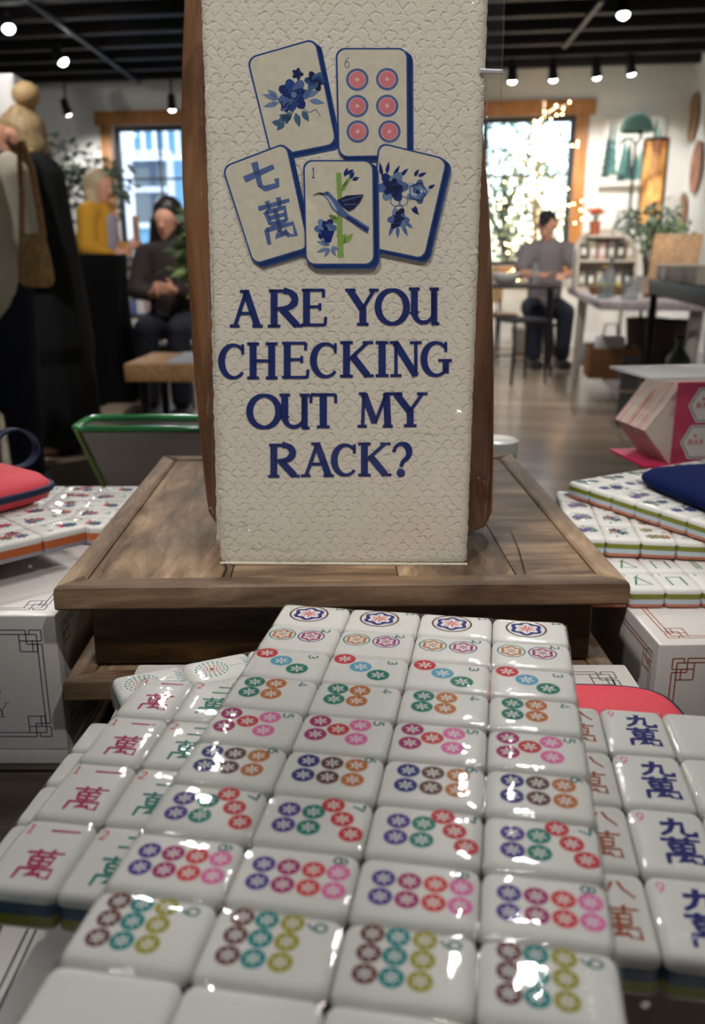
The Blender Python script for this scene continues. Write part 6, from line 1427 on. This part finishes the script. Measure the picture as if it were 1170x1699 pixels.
# twinkling bare tree by the window
fp = ppos(884, 9.35); t = thing('light_tree', 'bare branched tree strung with warm fairy lights in front of the window', 'tree', fp, 0)
tk = MB(); q = random.Random(21); BULBP = []
GB = pm('pale twig bark', (150, 132, 104), .7)
tk.tube([(0, 0, 0), (.03, 0, .8), (-.02, 0, 1.6), (.02, 0, 2.45)], [.04, .03, .02, .006], GB, 8)
for k in range(30):
    z = .75 + 1.6 * k / 30; a = k * 2.39; L_ = (.62 - .4 * (k / 30)) * q.uniform(.7, 1.15); e = Vector((L_ * math.cos(a), L_ * .6 * math.sin(a), z + L_ * q.uniform(-.1, .6))); s0 = Vector((0, 0, z))
    tk.tube([s0, s0.lerp(e, .5) + Vector((0, 0, .03)), e], [.01, .007, .003], GB, 5)
    for j in range(9): BULBP.append(s0.lerp(e, .15 + .85 * j / 8) + Vector((q.uniform(-.06, .06), q.uniform(-.04, .04), q.uniform(-.08, .05))))
tk.build('branches', t, 60); bb = MB(); WARMB = glow('fairy bulbs', (255, 222, 150), 60.0, True)
for p in BULBP: bb.ball(p, .0055, WARMB, 6, 4)
o = bb.build('fairy_lights', t, 60); o['kind'] = 'stuff'
MB().lathe([(.16, 0), (.19, .26), (.17, .26), (.0005, .24)], pm('stone pot', (150, 146, 138), .7), 22, cap=False).build('pot', t, 40)

# ---------------- left part of the shop
dt = ppos(136, 6.3)
t = thing('cocktail_table', 'high round table under a fitted black cover beside the mustard cardigan', 'table', dt, 0)
mb = MB(); n = 40; loops = []
for z, r, f in ((.0, .36, .06), (.25, .31, .05), (.55, .285, .03), (.85, .3, .01), (.985, .315, 0), (1.0, .31, 0)): loops.append([((r + f * math.sin(9 * a)) * math.cos(a), (r + f * math.sin(9 * a)) * math.sin(a), z) for a in [2 * PI * i / n for i in range(n)]])
mb.loft(loops, pm('black table cover', (9, 9, 11), .9, spec=.1)); mb.build('cover', t, 60); MB().lathe([(.312, 1.0005), (.312, 1.006), (.3, 1.008)], pm('black table cover', (9, 9, 11)), 40).build('table_top', t)
bl_ = thing('cup', 'small blue cup on the black covered table', 'cup', (dt.x - .12, dt.y - .16, 1.0085), 0); MB().lathe([(.03, 0), (.04, .09), (.037, .09), (.027, .006), (.0005, .005)], pm('sky blue glaze', (76, 150, 200), .3), 18, cap=False).build('cup_wall', bl_, 60); MB().tube([(.036, 0, .07), (.06, 0, .06), (.055, 0, .03), (.032, 0, .022)], .005, pm('sky blue glaze', (76, 150, 200)), 6).build('handle', bl_)
lt = AZ(205, 604, .46)
LT = Vector((lt.x, lt.y, 0))
table('coffee_table', 'low wooden table beside the cutting board, carrying the green pot', LT, math.radians(-3), 0, 1.0, 0, .55, .46, .09, PINE, BLK, .025, .08)
t = thing('runner_cloth', 'pale striped runner cloth lying on the low wooden table', 'cloth', (LT.x + .36, LT.y + .28, .4605), 0)
mb = MB(); mb.box((0, 0, .002), (.3, .5, .004), pm('pale stripe cloth', (176, 178, 186), .9, noise=.3, nscale=18, stretch=(1, 8, 1))); mb.build('cloth', t, 0)
for y in (-.25, .25):
    f = MB(); [f.tube([(x * .02 - .14, y, .002), (x * .02 - .14, y * 1.06, .0015)], .0012, CARDW, 4) for x in range(15)]; f.build('fringe', t)
gpt = AZ(297, 598, .466)
potted((LT.x + .52, LT.y + .2, .4605 + .0045), 'leafy plant in a sage green pot on the low wooden table', .66, .26, [LEAF_IN[1], LEAF_IN[2], pm('olive leaves', (86, 98, 58), .6)], 8, 260, .12, .085, pm('sage pot', (122, 140, 112), .5), sticks=7)
t = thing('rug', 'beige patterned rug on the plank floor behind the green rimmed bin', 'rug', (-1.83, 5.27, 0), 0)
RUGM = pm('beige rug weave', (160, 146, 122), .95, noise=.35, nscale=9, bump=.6, bscale=120); MB().box((0, 0, .004), (.9, .62, .008), RUGM, bev=.003).build('pile', t); 
for y in (-.315, .315): f = MB(); [f.tube([(-.44 + k * .0367, y, .003), (-.44 + k * .0367, y * 1.08, .002)], .004, CARDW, 4) for k in range(25)]; f.build('fringe', t)
# shelf of bottles behind the mustard cardigan
sh = ppos(222, 8.35); t = thing('shelf_unit', 'dark open shelf unit holding bottles and jars below the pale blue window', 'shelf', sh, RA)
for x in (-.44, .44): MB().box((x, 0, .45), (.03, .34, .9), pm('walnut', (64, 48, 38), .5), bev=.003).build('side', t)
for z in (.06, .45, .885): MB().box((0, 0, z), (.85 if z < .8 else .94, .34, .03), pm('walnut', (64, 48, 38), .5), bev=.003).build('shelf', t)
MB().box((.1, -.12, 1.12), (.05, .05, .44), PINE, bev=.004).build('post', t)
q = random.Random(4); BM = [GLASS_B, GLASS_BLUE, pm('blush bottle', (206, 176, 180), .25), pm('white bottle', (216, 214, 218), .25), GLASS_B, pm('dark bottle', (60, 54, 60), .25)]
nn_ = 0
for z in (.9, .465, .075):
    for k in range(7):
        x = -.37 + .123 * k + q.uniform(-.015, .015); h_ = q.uniform(.15, .3)
        if z == .9 and abs(x - .1) < .06: continue
        bottle((sh.x + x * CR + .03 * SR, sh.y + x * SR - .03, z + .0008), h_, q.uniform(.028, .038), BM[(k + int(z * 10)) % 6], 'bottle among the mixed glass and pastel ones on the dark shelf unit', 'bottles on the dark shelf unit', [BLK, CARDW, GOLD][k % 3])
ot = AY(112, 300, 9.2); potted((ot.x, ot.y, 0), 'tall grey green olive tree in a pot against the white back wall', 1.95, .55, LEAF_IN[:2], 11, 760, .1, .2, name='olive_tree', sticks=9)
hc0 = AY(22, 130, 7.2); t = thing('white_cabinet', 'tall white cabinet behind the black coat, at the left edge', 'cabinet', (hc0.x - .36, hc0.y + .2, 0), 0)
zc = AY(22, 122, 7.2).z; CW_ = pm('white cabinet paint', (208, 206, 204), .5)
MB().box((0, 0, zc / 2), (.7, .36, zc), CW_, bev=.008).build('body', t)
for x in (-.17, .17):
    d_ = MB().box((x, -.188, zc / 2 + .03), (.32, .016, zc - .16), CW_, bev=.004).build('door', t); MB().lathe([(.006, 0), (.006, .012), (.014, .018), (.012, .028), (.0005, .03)], BLK, 12, (x - math.copysign(.13, x), -.196, zc / 2), Euler((PI / 2, 0, 0))).build('knob', d_)
